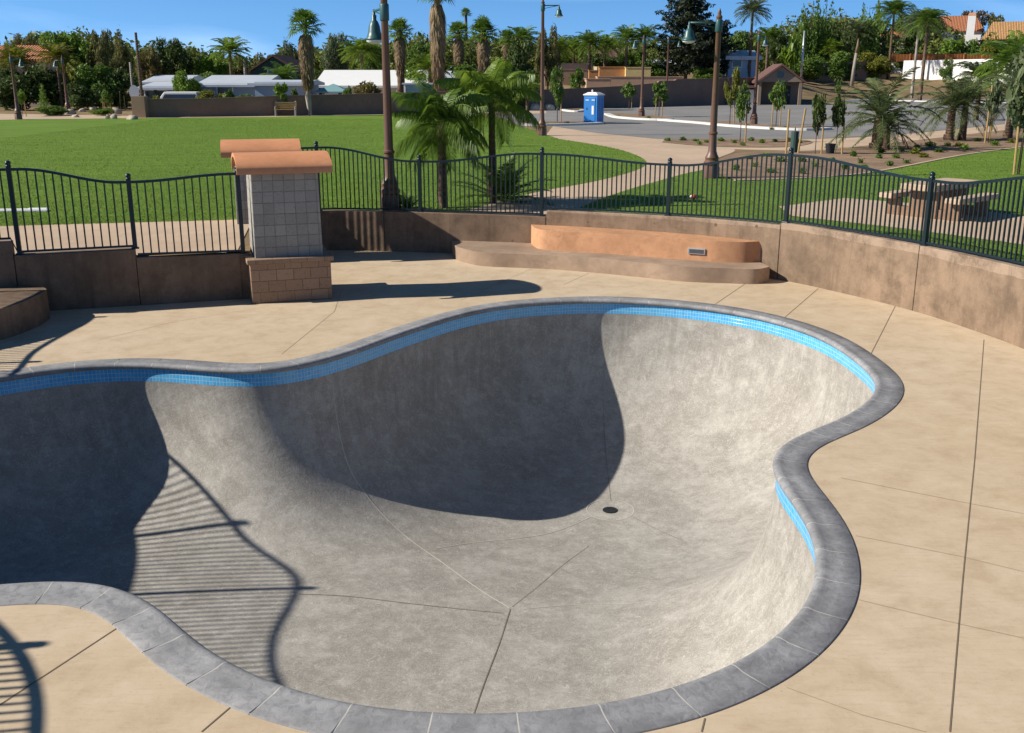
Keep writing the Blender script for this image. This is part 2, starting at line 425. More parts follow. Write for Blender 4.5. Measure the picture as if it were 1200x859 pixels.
M['lf_palm'] = m_leaf('palm_leaves', (0.078, 0.150, 0.018), (0.150, 0.234, 0.029), .35, .8, .45)
M['lf_palmbright'] = m_leaf('bright_palm_leaves', (0.109, 0.190, 0.018), (0.196, 0.270, 0.032), .4, 1.0, .4)
M['lf_fan'] = m_leaf('fan_palm_leaves', (0.085, 0.124, 0.023), (0.163, 0.195, 0.036), .3, .8, .45)
M['lf_conifer'] = m_leaf('conifer_needles', (0.013, 0.021, 0.009), (0.03, 0.042, 0.015), .1, .4)
M['lf_woods'] = m_leaf('woodland_leaves', (0.049, 0.084, 0.017), (0.182, 0.203, 0.036), .3, .09)
M['lf_date'] = m_leaf('date_palm_leaves', (0.066, 0.102, 0.030), (0.120, 0.150, 0.054), .25, .9, .45)
M['lf_grass'] = m_leaf('grass_blades', (.125, .21, .028), (.19, .28, .044), .45, .5, .8)
M['lf_red'] = m_leaf('reddish_leaves', (.09, .05, .02), (.12, .08, .03))
M['lf_brown'] = m_leaf('brownish_leaves', (0.143, 0.098, 0.033), (0.169, 0.156, 0.039))

# ------------------------------------------------------------------ light, world, camera
AZ, EL = R(8.0), R(33.4)                      # direction the light travels, height of the sun
sun = bpy.data.lights.new('sun', 'SUN'); sun.energy = 5.0; sun.angle = R(.53); sun.color = (1.0, .945, .855)
so = bpy.data.objects.new('sun', sun); COL.objects.link(so)
d = Vector((math.cos(EL) * math.cos(AZ), math.cos(EL) * math.sin(AZ), -math.sin(EL)))
so.rotation_euler = d.to_track_quat('-Z', 'Y').to_euler(); so.location = (-30, 0, 30)
w = bpy.data.worlds.new('World'); SC.world = w; w.use_nodes = True; nt = w.node_tree
bg = nt.nodes['Background']
sky = nt.nodes.new('ShaderNodeTexSky'); sky.sky_type = 'NISHITA'; sky.sun_disc = False
sky.sun_elevation = EL; sky.sun_rotation = math.atan2(-d.x, -d.y); sky.altitude = 0; sky.air_density = 1.0; sky.dust_density = .25; sky.ozone_density = 3.0
tc = nt.nodes.new('ShaderNodeTexCoord'); mp = nt.nodes.new('ShaderNodeVectorMath'); mp.operation = 'ADD'; mp.inputs[1].default_value = (0, 0, .20)
nt.links.new(tc.outputs['Generated'], mp.inputs[0]); nt.links.new(mp.outputs[0], sky.inputs['Vector'])
hs = nt.nodes.new('ShaderNodeHueSaturation'); hs.inputs['Saturation'].default_value = 1.25; hs.inputs['Value'].default_value = 1.0
nt.links.new(sky.outputs[0], hs.inputs['Color'])
cn = nt.nodes.new('ShaderNodeTexNoise'); cn.inputs['Scale'].default_value = 3.0; cn.inputs['Detail'].default_value = 6; cn.inputs['Distortion'].default_value = .4
cm = nt.nodes.new('ShaderNodeMapping'); cm.inputs['Scale'].default_value = (1, 1, 5); nt.links.new(tc.outputs['Generated'], cm.inputs['Vector']); nt.links.new(cm.outputs[0], cn.inputs['Vector'])
cr = nt.nodes.new('ShaderNodeValToRGB'); cr.color_ramp.elements[0].position = .55; cr.color_ramp.elements[0].color = (0, 0, 0, 1); cr.color_ramp.elements[1].position = .8; cr.color_ramp.elements[1].color = (.22, .22, .22, 1)
nt.links.new(cn.outputs['Fac'], cr.inputs['Fac'])
mxw = nt.nodes.new('ShaderNodeMix'); mxw.data_type = 'RGBA'; nt.links.new(cr.outputs['Color'], mxw.inputs[0]); nt.links.new(hs.outputs[0], mxw.inputs[6]); mxw.inputs[7].default_value = (6, 7.5, 9, 1)
sz = nt.nodes.new('ShaderNodeSeparateXYZ'); nt.links.new(tc.outputs['Generated'], sz.inputs[0])
zr = nt.nodes.new('ShaderNodeValToRGB'); e_ = zr.color_ramp.elements; e_[0].position = .0; e_[0].color = (1.0, 1.0, 1.0, 1); e_[1].position = .5; e_[1].color = (.34, .35, .365, 1); q_ = zr.color_ramp.elements.new(.13); q_.color = (.80, .82, .86, 1)
nt.links.new(sz.outputs['Z'], zr.inputs['Fac'])
mz = nt.nodes.new('ShaderNodeMix'); mz.data_type = 'RGBA'; mz.blend_type = 'MULTIPLY'; mz.inputs[0].default_value = 1; nt.links.new(mxw.outputs[2], mz.inputs[6]); nt.links.new(zr.outputs['Color'], mz.inputs[7])
nt.links.new(mz.outputs[2], bg.inputs['Color']); bg.inputs['Strength'].default_value = .15
cam = bpy.data.cameras.new('camera'); cam.sensor_width = 36; cam.lens = 36 * F / 1200; cam.clip_end = 3000; cam.clip_start = .1
co = bpy.data.objects.new('camera', cam); COL.objects.link(co); co.location = (0, 0, H); co.rotation_euler = (PI / 2 - PITCH, 0, 0); SC.camera = co
SC.view_settings.view_transform = 'Standard'; SC.view_settings.look = 'None'; SC.view_settings.exposure = .42; SC.view_settings.gamma = 1

# ------------------------------------------------------------------ the pool bowl
rim_ctl = [(-6.98, 13.0), (-6.2, 13.58), (-5.28, 13.77), (-4.45, 13.6), (-3.72, 13.42), (-3.05, 13.62), (-2.42, 14.35), (-1.92, 15.25), (-1.22, 16.38),
           (-.70, 17.06), (.10, 17.68), (1.55, 18.02), (2.98, 17.66), (4.14, 16.76), (4.82, 15.38), (4.96, 13.70), (4.83, 12.72), (4.44, 11.98), (3.85, 11.28),
           (3.22, 10.75), (2.84, 10.25), (2.70, 9.72), (2.72, 9.1), (2.72, 8.4), (2.60, 7.72), (2.36, 7.08), (1.96, 6.50), (1.50, 6.08), (.93, 5.76), (.27, 5.58), (-.27, 5.54),
           (-.86, 5.60), (-1.38, 5.77), (-1.91, 6.08), (-2.31, 6.43), (-2.70, 6.90), (-3.05, 7.22), (-3.41, 7.34), (-3.70, 7.35), (-4.05, 7.26),
           (-4.8, 7.15), (-5.6, 7.35), (-6.5, 7.85), (-7.1, 8.75), (-7.75, 9.95), (-8.15, 11.2), (-8.0, 12.3)]
NR = 640
rim, RIML = resample(catmull([(x, y, 0) for x, y in rim_ctl], 14, True), NR, True)
def smooth_closed(pts, it):
    for _ in range(it): pts = [(pts[i - 1] + pts[i] * 2 + pts[(i + 1) % len(pts)]) / 4 for i in range(len(pts))]
    return pts
rim = smooth_closed(rim, 60)
rn = normals2(rim, True)                     # clockwise curve: the left normal points outwards
A_ = np.array([(p.x, p.y) for p in rim]); B_ = np.roll(A_, -1, 0); AB = B_ - A_; AB2 = (AB ** 2).sum(1)
def rimdist(pt):
    pt = np.atleast_2d(pt); out = np.empty(len(pt))
    for i in range(0, len(pt), 2000):
        q = pt[i:i + 2000, None, :] - A_[None]
        t = np.clip((q * AB).sum(2) / AB2, 0, 1); e = q - t[..., None] * AB
        out[i:i + 2000] = np.sqrt((e ** 2).sum(2).min(1))
    return out
VT = .24                                     # coping + tile, vertical
def floor_depth(x, y):
    q = np.exp(-(((x - 1.35) / 3.6) ** 2 + ((y - 14.0) / 3.4) ** 2)); return 2.02 + .52 * q
def bowl_z(pt):
    pt = np.atleast_2d(np.array(pt, float)); D = floor_depth(pt[:, 0], pt[:, 1]); dd = rimdist(pt); r = D - VT
    rx = r * 1.24
    k = np.clip((rx - dd) / rx, 0, 1); return -(VT + r * np.sqrt(np.maximum(0, 1 - k ** 3.0)))
bowl = empty('skate_bowl', (0, 0, 0), 0, 'grey concrete pool-style skate bowl with blue tile band and grey coping', 'skate bowl')
CEN = np.array((-.9, 11.0)); NW = 92
ws = [(1 - math.cos(k / NW * PI / 2)) ** 1.25 for k in range(NW + 1)]
pts2 = []
for k, wv in enumerate(ws):
    pts2.append(A_ + (CEN - A_) * (wv if k else 1e-4))
pts2 = np.array(pts2); zz = bowl_z(pts2.reshape(-1, 2)).reshape(NW + 1, NR); zz[0, :] = -VT
dd2 = rimdist(pts2.reshape(-1, 2)).reshape(NW + 1, NR)
mb = MB(); vs = []; fs = []; uvs = []
for k in range(NW + 1):
    for i in range(NR): vs.append((pts2[k, i, 0], pts2[k, i, 1], zz[k, i]))
for k in range(NW):
    for i in range(NR):
        j = (i + 1) % NR
        fs.append((k * NR + i, k * NR + j, (k + 1) * NR + j, (k + 1) * NR + i))
        ui, uj = i * RIML / NR, (i + 1) * RIML / NR
        uvs.append([(ui, -zz[k, i] + dd2[k, i] * .5), (uj, -zz[k, j] + dd2[k, j] * .5), (uj, -zz[k + 1, j] + dd2[k + 1, j] * .5), (ui, -zz[k + 1, i] + dd2[k + 1, i] * .5)])
mb.add(vs, fs, uvs); mb.build('bowl_shell', M['bowl'], bowl, True)
# tile band
mb = MB(); vs = []; fs = []; uvs = []
for i in range(NR):
    p = rim[i] + rn[i] * .004; vs += [(p.x, p.y, -.045), (rim[i].x, rim[i].y, -VT - .004)]
for i in range(NR):
    j = (i + 1) % NR; fs.append((2 * i + 1, 2 * j + 1, 2 * j, 2 * i))
    ui, uj = i * RIML / NR, (i + 1) * RIML / NR; uvs.append([(ui, 0), (uj, 0), (uj, .17), (ui, .17)])
mb.add(vs, fs, uvs); mb.build('tile_band', M['tile'], bowl, True)
# coping stones: rolled nose overhanging the tile
prof = [(.31, -.07), (.31, .004), (.302, .012), (.15, .012), (.075, .015), (.045, .022), (.012, .028), (-.018, .022), (-.038, .006), (-.044, -.016), (-.036, -.042), (-.012, -.058), (.03, -.062), (.03, -.07)]
def coping_piece(s0, s1):
    m = MB(); n = 9; vs = []; fs = []; K = len(prof)
    for a in range(n):
        s = (s0 + (s1 - s0) * a / (n - 1)) / RIML * NR; i = int(math.floor(s)) % NR; j = (i + 1) % NR; q = s - math.floor(s)
        p = rim[i].lerp(rim[j], q); nn = rn[i].lerp(rn[j], q).normalized()
        for (o_, z) in prof: vs.append((p.x + nn.x * o_, p.y + nn.y * o_, z))
    for a in range(n - 1):
        for k in range(K):
            k2 = (k + 1) % K; fs.append((a * K + k, (a + 1) * K + k, (a + 1) * K + k2, a * K + k2))
    fs.append(tuple(range(K))); fs.append(tuple(reversed([(n - 1) * K + k for k in range(K)])))
    m.add(vs, fs); return m
NS = 76; SL = RIML / NS
for k in range(NS):
    o = coping_piece(k * SL + .005, (k + 1) * SL - .005).build('coping_stone', M['coping'], bowl); shade_auto(o, 50)
prof_m = [(.3, -.06), (.305, .006), (.15, .0114), (.075, .0143), (.045, .0213), (.012, .0272), (-.0175, .0214), (-.0372, .0055), (-.043, -.016), (-.01, -.05), (.03, -.06)]
mb = MB(); K = len(prof_m); vs = [(rim[i].x + rn[i].x * o_, rim[i].y + rn[i].y * o_, z) for i in range(NR) for (o_, z) in prof_m]; fs = []
for i in range(NR):
    j = (i + 1) % NR
    for k in range(K - 1): fs.append((i * K + k, j * K + k, j * K + k + 1, i * K + k + 1))
mb.add(vs, fs); mb.build('mortar_bed', M['mortar'], bowl, True)

def onbowl(px, py):
    a, b, c = ray(px, py); t = H / -c
    lo = t
    for _ in range(400):
        x, y, z = a * lo, b * lo, H + c * lo
        if z <= bowl_z([(x, y)])[0]: break
        lo += .02
    return Vector((a * lo, b * lo, H + c * lo))
def drape(pxpts, n=14):
    w3 = [onbowl(*q) for q in pxpts]; cur = resample(catmull([(p.x, p.y, 0) for p in w3], n), 80)[0]
    zs = bowl_z([(p.x, p.y) for p in cur]); return [Vector((p.x, p.y, z)) for p, z in zip(cur, zs)]
seams = [([(390, 455), (396, 500), (410, 550), (432, 585), (465, 620), (512, 655), (560, 690), (597, 713)], .014, 'seam_light'),
         ([(598, 714), (585, 755), (568, 800), (555, 838)], .012, 'seam'),
         ([(350, 697), (410, 700), (490, 709), (590, 719)], .012, 'seam'),
         ([(600, 712), (630, 688), (660, 662), (690, 640)], .006, 'seam'), ([(612, 714), (690, 709), (790, 700)], .010, 'seam_light'),
         ([(512, 643), (560, 636), (640, 626), (692, 606)], .013, 'seam_light'), ([(707, 470), (716, 588)], .005, 'seam'),
         ([(742, 606), (800, 634)], .008, 'seam')]
for q, wd, mm in seams:
    mb = MB(); ribbon(mb, drape(q), wd, .004); mb.build('seam', M[mm], bowl)
dr = onbowl(715, 598)
ring = [(dr.x + .36 * math.cos(a), dr.y + .36 * math.sin(a)) for a in np.linspace(0, 2 * PI, 49)]; rz_ = bowl_z(ring)
mb = MB(); ribbon(mb, [Vector((x, y, z)) for (x, y), z in zip(ring, rz_)], .016, .004); mb.build('drain_ring_seam', M['seam_light'], bowl)
mb = MB(); mb.lathe([(.115, 0), (.115, .012), (.10, .016), (.02, .012)], (0, 0, 0), 24)
dro = mb.build('drain_cover', M['black'], bowl, loc=(dr.x, dr.y, dr.z - .002))

# ------------------------------------------------------------------ walls of the sunken plaza and the deck
WR = [(-5.6, 22.6), (-4.3, 23.5), (-2.8, 23.35), (-1.37, 23.07), (.39, 22.68), (2.1, 22.05), (3.9, 21.1), (5.3, 19.95), (6.2, 18.6), (6.95, 17.1), (7.45, 15.4), (7.68, 14.1), (8.0, 11.5), (8.2, 8), (8.3, 3), (8.3, -4)]
WL = [(-4.72, 18.18), (-5.6, 17.9), (-6.57, 17.58), (-7.93, 17.17), (-8.75, 16.9), (-10.3, 16.4)]
WO = [(-10.35, 16.38), (-10.2, 15.5), (-9.9, 14.5), (-9.68, 13.7), (-9.5, 12.9), (-9.42, 11.9), (-9.06, 10.4), (-9.0, 9.2), (-8.68, 8.3), (-7.85, 7.2), (-6.78, 6.15), (-6.1, 5.1), (-5.72, 3.8), (-5.6, 1), (-5.6, -4)]
WRc = catmull([(x, y, 0) for x, y in WR], 8); WOc = catmull([(x - .2, y - .2 * (y < 16), 0) for x, y in WO], 8)
def off(pts, k):
    n = normals2(pts); return [p + q * k for p, q in zip(pts, n)]
def cumlen(pts):
    L = [0]
    for a, b in zip(pts, pts[1:]): L.append(L[-1] + (b - a).length)
    return L
def at_len(pts, L, s):
    for i in range(len(L) - 1):
        if s <= L[i + 1] or i == len(L) - 2:
            return pts[i].lerp(pts[i + 1], (s - L[i]) / max(L[i + 1] - L[i], 1e-9))
def near_s(pts, L, x, y):
    b = (1e9, 0)
    for i in range(len(pts) - 1):
        for k in range(10):
            p = pts[i].lerp(pts[i + 1], k / 10); dd = (p.x - x) ** 2 + (p.y - y) ** 2
            if dd < b[0]: b = (dd, L[i] + (L[i + 1] - L[i]) * k / 10)
    return b[1]
def wall_panels(root, curve, cuts, tops, th, side, mats, name='wall_panel'):
    """side +1: the wall's thickness lies to the left of the curve"""
    L = cumlen(curve)
    for k in range(len(cuts) - 1):
        s0, s1 = cuts[k] + .006, cuts[k + 1] - .006; n = max(2, int((s1 - s0) / .3) + 1)
        c = [at_len(curve, L, s0 + (s1 - s0) * i / (n - 1)) for i in range(n)]; bk = off(c, th * side)
        t0, t1 = tops[k]
        tz = [t0 + (t1 - t0) * i / (n - 1) for i in range(n)]
        poly = [(p.x, p.y) for p in c] + [(p.x, p.y) for p in reversed(bk)]
        mb = MB(); mb.prism(poly, -.12, tz + list(reversed(tz))); mb.build(name, M[mats[k % len(mats)]], root, bevel=.012)
LR = cumlen(WRc); LO = cumlen(WOc); WLc = [Vector((x, y, 0)) for x, y in WL]; LL = cumlen(WLc)
rw = empty('retaining_wall', (0, 0, 0), 0, 'long curved brown concrete retaining wall behind the orange bench', 'retaining wall')
cs = [0] + [near_s(WRc, LR, x, y) for x, y in ((-2.95, 23.4), (.75, 22.55), (5.28, 19.97), (6.92, 17.15), (7.9, 12.3), (8.2, 7.5), (8.3, 2))] + [LR[-1]]
wall_panels(rw, WRc, cs, [(.90, .91), (.92, .90), (1.04, 1.08), (1.13, 1.13), (1.13, 1.2), (1.2, 1.22), (1.22, 1.22), (1.22, 1.22)], .25, 1, ['wall', 'wall', 'wall_light', 'wall_light', 'wall_light', 'wall', 'wall_light', 'wall'])
lw = empty('retaining_wall', (0, 0, 0), 0, 'stepped dark brown concrete wall left of the pillars', 'retaining wall')
cl = [0] + [near_s(WLc, LL, x, y) for x, y in ((-6.62, 17.57), (-8.42, 17.0))] + [LL[-1]]
wall_panels(lw, WLc, cl, [(.82, .85), (1.0, .985), (1.22, 1.22)], .25, -1, ['wall'])
ow = empty('retaining_wall', (0, 0, 0), 0, 'brown concrete wall carrying the fence beyond the left edge of the bowl', 'retaining wall')
wall_panels(ow, WOc, [0] + [LO[-1] * k / 7 for k in range(1, 8)], [(1.1, 1.1)] * 7, .25, -1, ['wall'])
# the hole in the park's ground
hole = [(p.x, p.y) for p in off(WRc, .12)] + [(-5.65, -4.1), ] + [(p.x, p.y) for p in reversed(off(WOc, -.12))] + [(p.x, p.y) for p in reversed(off(WLc, -.12))]
mb = MB(); mb.prism([(-5.62, 22.7), (-4.9, 18.1), (-5.15, 18.05), (-5.85, 22.6)], -.1, .83); mb.build('wall_panel', M['wall'], lw)
sheet('ground', [(-900, -60), (900, -60), (900, 1500), (-900, 1500)], GZ, M['dry'], [hole])
cop_out = [(rim[i].x + rn[i].x * .309, rim[i].y + rn[i].y * .309) for i in range(0, NR, 2)]
deck_outer = [(p.x, p.y) for p in off(WRc, .1)] + [(p.x, p.y) for p in reversed(off(WOc, -.1))] + [(p.x, p.y) for p in reversed(off(WLc, -.1))]
deck = sheet('pool_deck', deck_outer, 0.0, M['deck'], [cop_out])
mb = MB(); mt = MB()
for q in ([(1153, 398), (1142, 540), (1128, 680), (1113, 858)], [(836, 358), (877, 330)], [(915, 376), (959, 338)], [(1020, 416), (1051, 355)], [(0, 826), (145, 731)], [(236, 858), (271, 828)], [(826, 842), (822, 858)]):
    ribbon(mb, resample([U(*a) for a in q], 30)[0], .010, .003)
for q in ([(1003, 628), (1125, 652), (1199, 670)], [(1006, 703), (1118, 730), (1199, 748)], [(922, 806), (1010, 838), (1085, 858)], [(985, 560), (1135, 590), (1199, 602)], [(660, 334), (690, 320)], [(540, 352), (625, 314)], [(330, 415), (392, 365), (400, 340)], [(110, 400), (200, 378), (310, 360)]):
    ribbon(mt, resample([U(*a) for a in q], 30)[0], .007, .003)
mb.build('joint', M['joint'], deck); mt.build('saw_cut', M['joint_thin'], deck)

# curved benches of the plaza
stepA = [(529, 296), (533, 303), (545, 308), (567, 312), (610, 314), (650, 316), (700, 320), (750, 325), (800, 330), (850, 332), (885, 333), (901, 330)]
step_front = [(p.x, p.y) for p in resample(catmull([U(*q) for q in stepA], 10), 170)[0]]
wb = off(WRc, -.003)
def wall_back(x0, x1):
    return [(p.x, p.y) for p in wb if x0 < p.x < x1 and p.y > 18]
st = empty('concrete_step', (0, 0, 0), 0, 'low brown concrete step with a rounded end below the orange bench', 'step')
poly = step_front + list(reversed(wall_back(step_front[0][0] + .1, step_front[-1][0] + .05)))
mb = MB(); mb.prism(poly, -.05, .30); shade_auto(mb.build('step_block', M['step'], st, bevel=.02), 35)
benchf = [(622, 281), (623, 286), (630, 291), (645, 293), (680, 295), (720, 298), (760, 301), (800, 304), (840, 307), (870, 308), (888, 307)]
bf = [(p.x, p.y) for p in resample(catmull([U(q[0], q[1], .30) for q in benchf], 10), 150)[0]]
ob = empty('concrete_bench', (0, 0, 0), 0, 'long curved orange concrete bench standing on the brown step', 'bench')
poly = bf + list(reversed(wall_back(bf[0][0] + .1, bf[-1][0] + .1)))
mb = MB(); mb.prism(poly, .29, .72); shade_auto(mb.build('bench_block', M['orange'], ob, bevel=.03), 35)
lp = U(815, 298, .30); l1 = U(800, 304, .3); l2 = U(840, 307, .3); ang = math.atan2(l2.y - l1.y, l2.x - l1.x)
c0 = l1.lerp(l2, .4) + Vector((0, -.012, .19))
mb = MB(); mb.box(c0, (.36, .05, .12), ang); sl = mb.build('step_light', M['metal'], ob, bevel=.006)
mb = MB(); 
for k in range(4): mb.box(c0 + Vector((math.sin(ang) * .027, -math.cos(ang) * .027, -.03 + k * .02)), (.30, .006, .011), ang)
mb.build('louvre', M['black'], sl)
lb = empty('concrete_bench', (0, 0, 0), 0, 'brown rounded concrete bench in the shaded corner at far left', 'bench')
lbp = catmull([(-8.22, 17.02, 0), (-7.82, 16.75, 0), (-7.70, 16.3, 0), (-7.70, 15.8, 0), (-7.82, 15.2, 0), (-8.15, 14.6, 0), (-8.6, 14.25, 0), (-9.6, 14.3, 0)], 6)
poly = [(p.x, p.y) for p in lbp] + [(-9.7, 14.8), (-10.0, 15.9), (-10.1, 16.4), (-8.74, 16.86)]
mb = MB(); mb.prism(poly, -.05, .48); mb.build('bench_block', M['wall'], lb, bevel=.02)

# ------------------------------------------------------------------ fences
def smooth01(t): return t * t * (3 - 2 * t)
def fence(name, label, curve, L, posts, base, sp=.103):
    """posts: list of (s along the curve, z of the top)"""
    root = empty(name, (0, 0, 0), 0, label, 'fence')
    for k, (s, zt) in enumerate(posts):
        p = at_len(curve, L, s); t = at_len(curve, L, min(s + .05, L[-1])) - at_len(curve, L, max(s - .05, 0)); a = math.atan2(t.y, t.x)
        b = base(s + .02) - .005
        mb = MB(); mb.box((0, 0, (zt + .03 + b) / 2), (.075, .075, zt + .03 - b), a); mb.box((0, 0, b + .012), (.13, .11, .024), a)
        o = mb.build('post', M['iron'], root, bevel=.005, loc=(p.x, p.y, 0))
        mc = MB(); mc.lathe([(.05, 0), (.056, .012), (.036, .02), (.044, .04), (.050, .06), (.042, .082), (.015, .1)], (0, 0, zt + .028), 12)
        c = mc.build('post_cap', M['iron'], o, True)
    for k in range(len(posts) - 1):
        (s0, z0), (s1, z1) = posts[k], posts[k + 1]
        mb = MB(); n = max(2, int((s1 - s0) / sp))
        def zt(s):
            q = (s - s0) / (s1 - s0); q = min(max((q - .08) / .84, 0), 1); return z0 + (z1 - z0) * smooth01(q)
        m = 24; ss = [s0 + .03 + (s1 - s0 - .06) * i / m for i in range(m + 1)]
        zb = max(base(s0 + .1), base(s1 - .1)) + .045
        zbf = lambda s: base(min(max(s, s0 + .08), s1 - .08)) + .045
        for (zf, hh, ww) in ((lambda s: zt(s) - .02, .045, .042), (lambda s: zbf(s), .036, .036)):
            vs = []; fs = []
            for s in ss:
                p = at_len(curve, L, s); t = (at_len(curve, L, min(s + .03, L[-1])) - at_len(curve, L, max(s - .03, 0))).normalized(); nn = Vector((-t.y, t.x, 0)); z = zf(s)
                for (a, b) in ((-1, -1), (1, -1), (1, 1), (-1, 1)): vs.append((p.x + nn.x * a * ww / 2, p.y + nn.y * a * ww / 2, z + b * hh / 2))
            for i in range(m):
                for c in range(4): c2 = (c + 1) % 4; fs.append((i * 4 + c, i * 4 + c2, (i + 1) * 4 + c2, (i + 1) * 4 + c))
            mb.add(vs, fs)
        for i in range(1, n):
            s = s0 + (s1 - s0) * i / n; p = at_len(curve, L, s); t = at_len(curve, L, s + .02) - at_len(curve, L, s - .02)
            a0 = zbf(s); a1 = zt(s) - .03
            mb.box((p.x, p.y, (a0 + a1) / 2), (.024, .024, a1 - a0), math.atan2(t.y, t.x))
        mb.build('fence_panel', M['iron'], root)
    return root
FR = off(WRc, .11); LFR = cumlen(FR); FO = off(WOc, -.11); LFO = cumlen(FO); FL = off(WLc, -.11); LFL = cumlen(FL)
def base_from(cuts, tops, k):
    def f(s):
        s *= k
        for i in range(len(cuts) - 1):
            if s <= cuts[i + 1] or i == len(cuts) - 2:
                q = min(max((s - cuts[i]) / (cuts[i + 1] - cuts[i]), 0), 1); return tops[i][0] + (tops[i][1] - tops[i][0]) * q
    return f
rtops = [(.90, .91), (.92, .90), (1.04, 1.08), (1.13, 1.13), (1.13, 1.2), (1.2, 1.22), (1.22, 1.22), (1.22, 1.22)]
def sR(x, y): return near_s(FR, LFR, x, y)
postsR = [(.15, 2.36), (sR(-4.45, 23.55), 2.36), (sR(-2.1, 23.35), 2.07), (sR(.66, 22.75), 2.28), (sR(3.28, 21.55), 2.14), (sR(5.38, 20.0), 2.45), (sR(7.02, 17.2), 2.24), (sR(7.85, 14.2), 2.55), (sR(8.25, 10.9), 2.3), (sR(8.4, 7.5), 2.55), (sR(8.45, 4), 2.3), (LFR[-1] - .1, 2.5)]
fence('iron_fence', 'long wavy dark iron fence on the curved wall behind the orange bench', FR, LFR, postsR, base_from(cs, rtops, LR[-1] / LFR[-1]))
def sL(x, y): return near_s(FL, LFL, x, y)
postsL = [(.12, 2.26), (sL(-6.6, 17.66), 2.17), (sL(-8.38, 17.12), 2.43), (LFL[-1] - .03, 2.44)]
fence('iron_fence', 'short black iron picket fence on the stepped wall left of the pillars', FL, LFL, postsL, base_from(cl, [(.82, .85), (1.0, .985), (1.22, 1.22)], LL[-1] / LFL[-1]), .128)
po = [(.2, 2.4)] + [(near_s(FO, LFO, x - .2, y - .2), z) for x, y, z in ((-9.55, 13.7, 2.06), (-9.2, 11.95, 2.12), (-9.15, 10.4, 2.42), (-8.35, 7.8, 2.40), (-6.88, 6.12, 2.38), (-5.9, 4.3, 2.32), (-5.8, 1.8, 2.4), (-5.8, -.8, 2.1))] + [(LFO[-1] - .1, 2.4)]
fence('iron_fence', 'iron picket fence left of the bowl, casting its barred shadow into it', FO, LFO, po, lambda s: 1.1)

# ------------------------------------------------------------------ gate pillars
def pillar(loc, rz, label):
    r = empty('gate_pillar', loc, rz, label, 'gate pillar', 'gate pillars with terracotta caps')
    mb = MB(); mb.boxuv((0, 0, .355), (1.42, 1.36, .71)); mb.build('base', M['stone_tan'], r, bevel=.012)
    mb = MB(); mb.boxuv((0, 0, .75), (1.52, 1.46, .085)); mb.build('base_ledge', M['stone_tan'], r, bevel=.012)
    mb = MB(); mb.boxuv((0, .0, 1.56), (1.20, 1.08, 1.56), 0, .965); mb.build('shaft', M['stone_grey'], r, bevel=.012)
    # barrel cap: a thick arched shell
    n = 16; wo = .70; ho = .34; th = .07; hw = .82; vs = []; fs = []; pr = []
    pr.append((-wo, -.10))
    for k in range(n + 1):
        a = PI * k / n; pr.append((-wo * math.cos(a), .23 * max(0, math.sin(a)) ** 1.35))
    pr.append((wo, -.10)); pr.append((wo - th, -.10))
    for k in range(n + 1):
        a = PI - PI * k / n; pr.append((-(wo - th) * math.cos(a), (.23 - th) * max(0, math.sin(a)) ** 1.35))
    pr.append((-(wo - th), -.10)); K = len(pr)
    for sx in (-hw, hw):
        for (y, z) in pr: vs.append((sx, y, 2.37 + z))
    for k in range(K):
        k2 = (k + 1) % K; fs.append((k, k2, K + k2, K + k))
    fs.append(tuple(reversed(range(K)))); fs.append(tuple(K + k for k in range(K)))
    mb = MB(); mb.add(vs, fs); o = mb.build('cap', M['terra'], r); shade_auto(o, 50)
    return r
pa = pillar((-4.16, 18.56, 0), R(18.5), 'nearer grey stone pillar with an orange barrel cap, in front of its twin')
pb = dup(pa, (-5.42, 22.35, 0), R(14), label='rear grey stone pillar, mostly hidden behind the nearer one', group='gate pillars with terracotta caps')

# ------------------------------------------------------------------ the park's ground surfaces (each a few millimetres above the last)
def poly_px(pts, z=GZ): return [(p.x, p.y) for p in [U(a, b, z) for a, b in pts]]
def curve_px(pts, n=6): return [(p.x, p.y) for p in catmull([U(a, b, GZ) for a, b in pts], n)]
wl_out = [(p.x, p.y) for p in off(WLc, -.2)]; wr_out = [(p.x, p.y) for p in off(WRc, .2)]
lawn_l = curve_px([(655, 163), (700, 170), (735, 178), (757, 189), (747, 199), (700, 212), (640, 223), (600, 232)]) + [(-1.3, 23.6), (-4.2, 23.9), (-5.7, 22.9)] + poly_px([(255, 259), (0, 266), (-250, 272), (-700, 200)])[0:3] + [(-60, 26), (-75, 75)] + curve_px([(0, 140.5), (160, 138.5), (320, 137), (450, 134.5), (560, 134), (610, 148)])
sheet('lawn', lawn_l, GZ + .008, M['lawn'])
def in_poly(x, y, poly):
    c = np.zeros(len(x), bool); n = len(poly)
    for i in range(n):
        (x0, y0), (x1, y1) = poly[i], poly[i - 1]
        if y0 == y1: continue
        c ^= ((y0 > y) != (y1 > y)) & (x < (x1 - x0) * (y - y0) / (y1 - y0) + x0)
    return c
def grass_on(poly, n, x0, x1, y0, y1, seed):
    g = np.random.default_rng(seed); x = g.uniform(x0, x1, n); y = y0 + (y1 - y0) * g.random(n) ** 1.9; k = in_poly(x, y, poly) & ~in_poly(x, y, pad_); x, y = x[k], y[k]; m = len(x)
    h = g.uniform(.010, .026, m); q = g.uniform(0, 6.28, m); c = np.stack([x, y, np.full(m, GZ + .01) + h * .6], 1)
    ax = np.stack([g.normal(0, 1.0, m) * h, g.normal(0, 1.0, m) * h, h], 1); bx = np.stack([np.cos(q), np.sin(q), np.zeros(m)], 1) * (h * .45)[:, None]
    me = quads_mesh('grass', c, ax, bx, M['lf_grass']); o = bpy.data.objects.new('grass', me); COL.objects.link(o); o['kind'] = 'stuff'
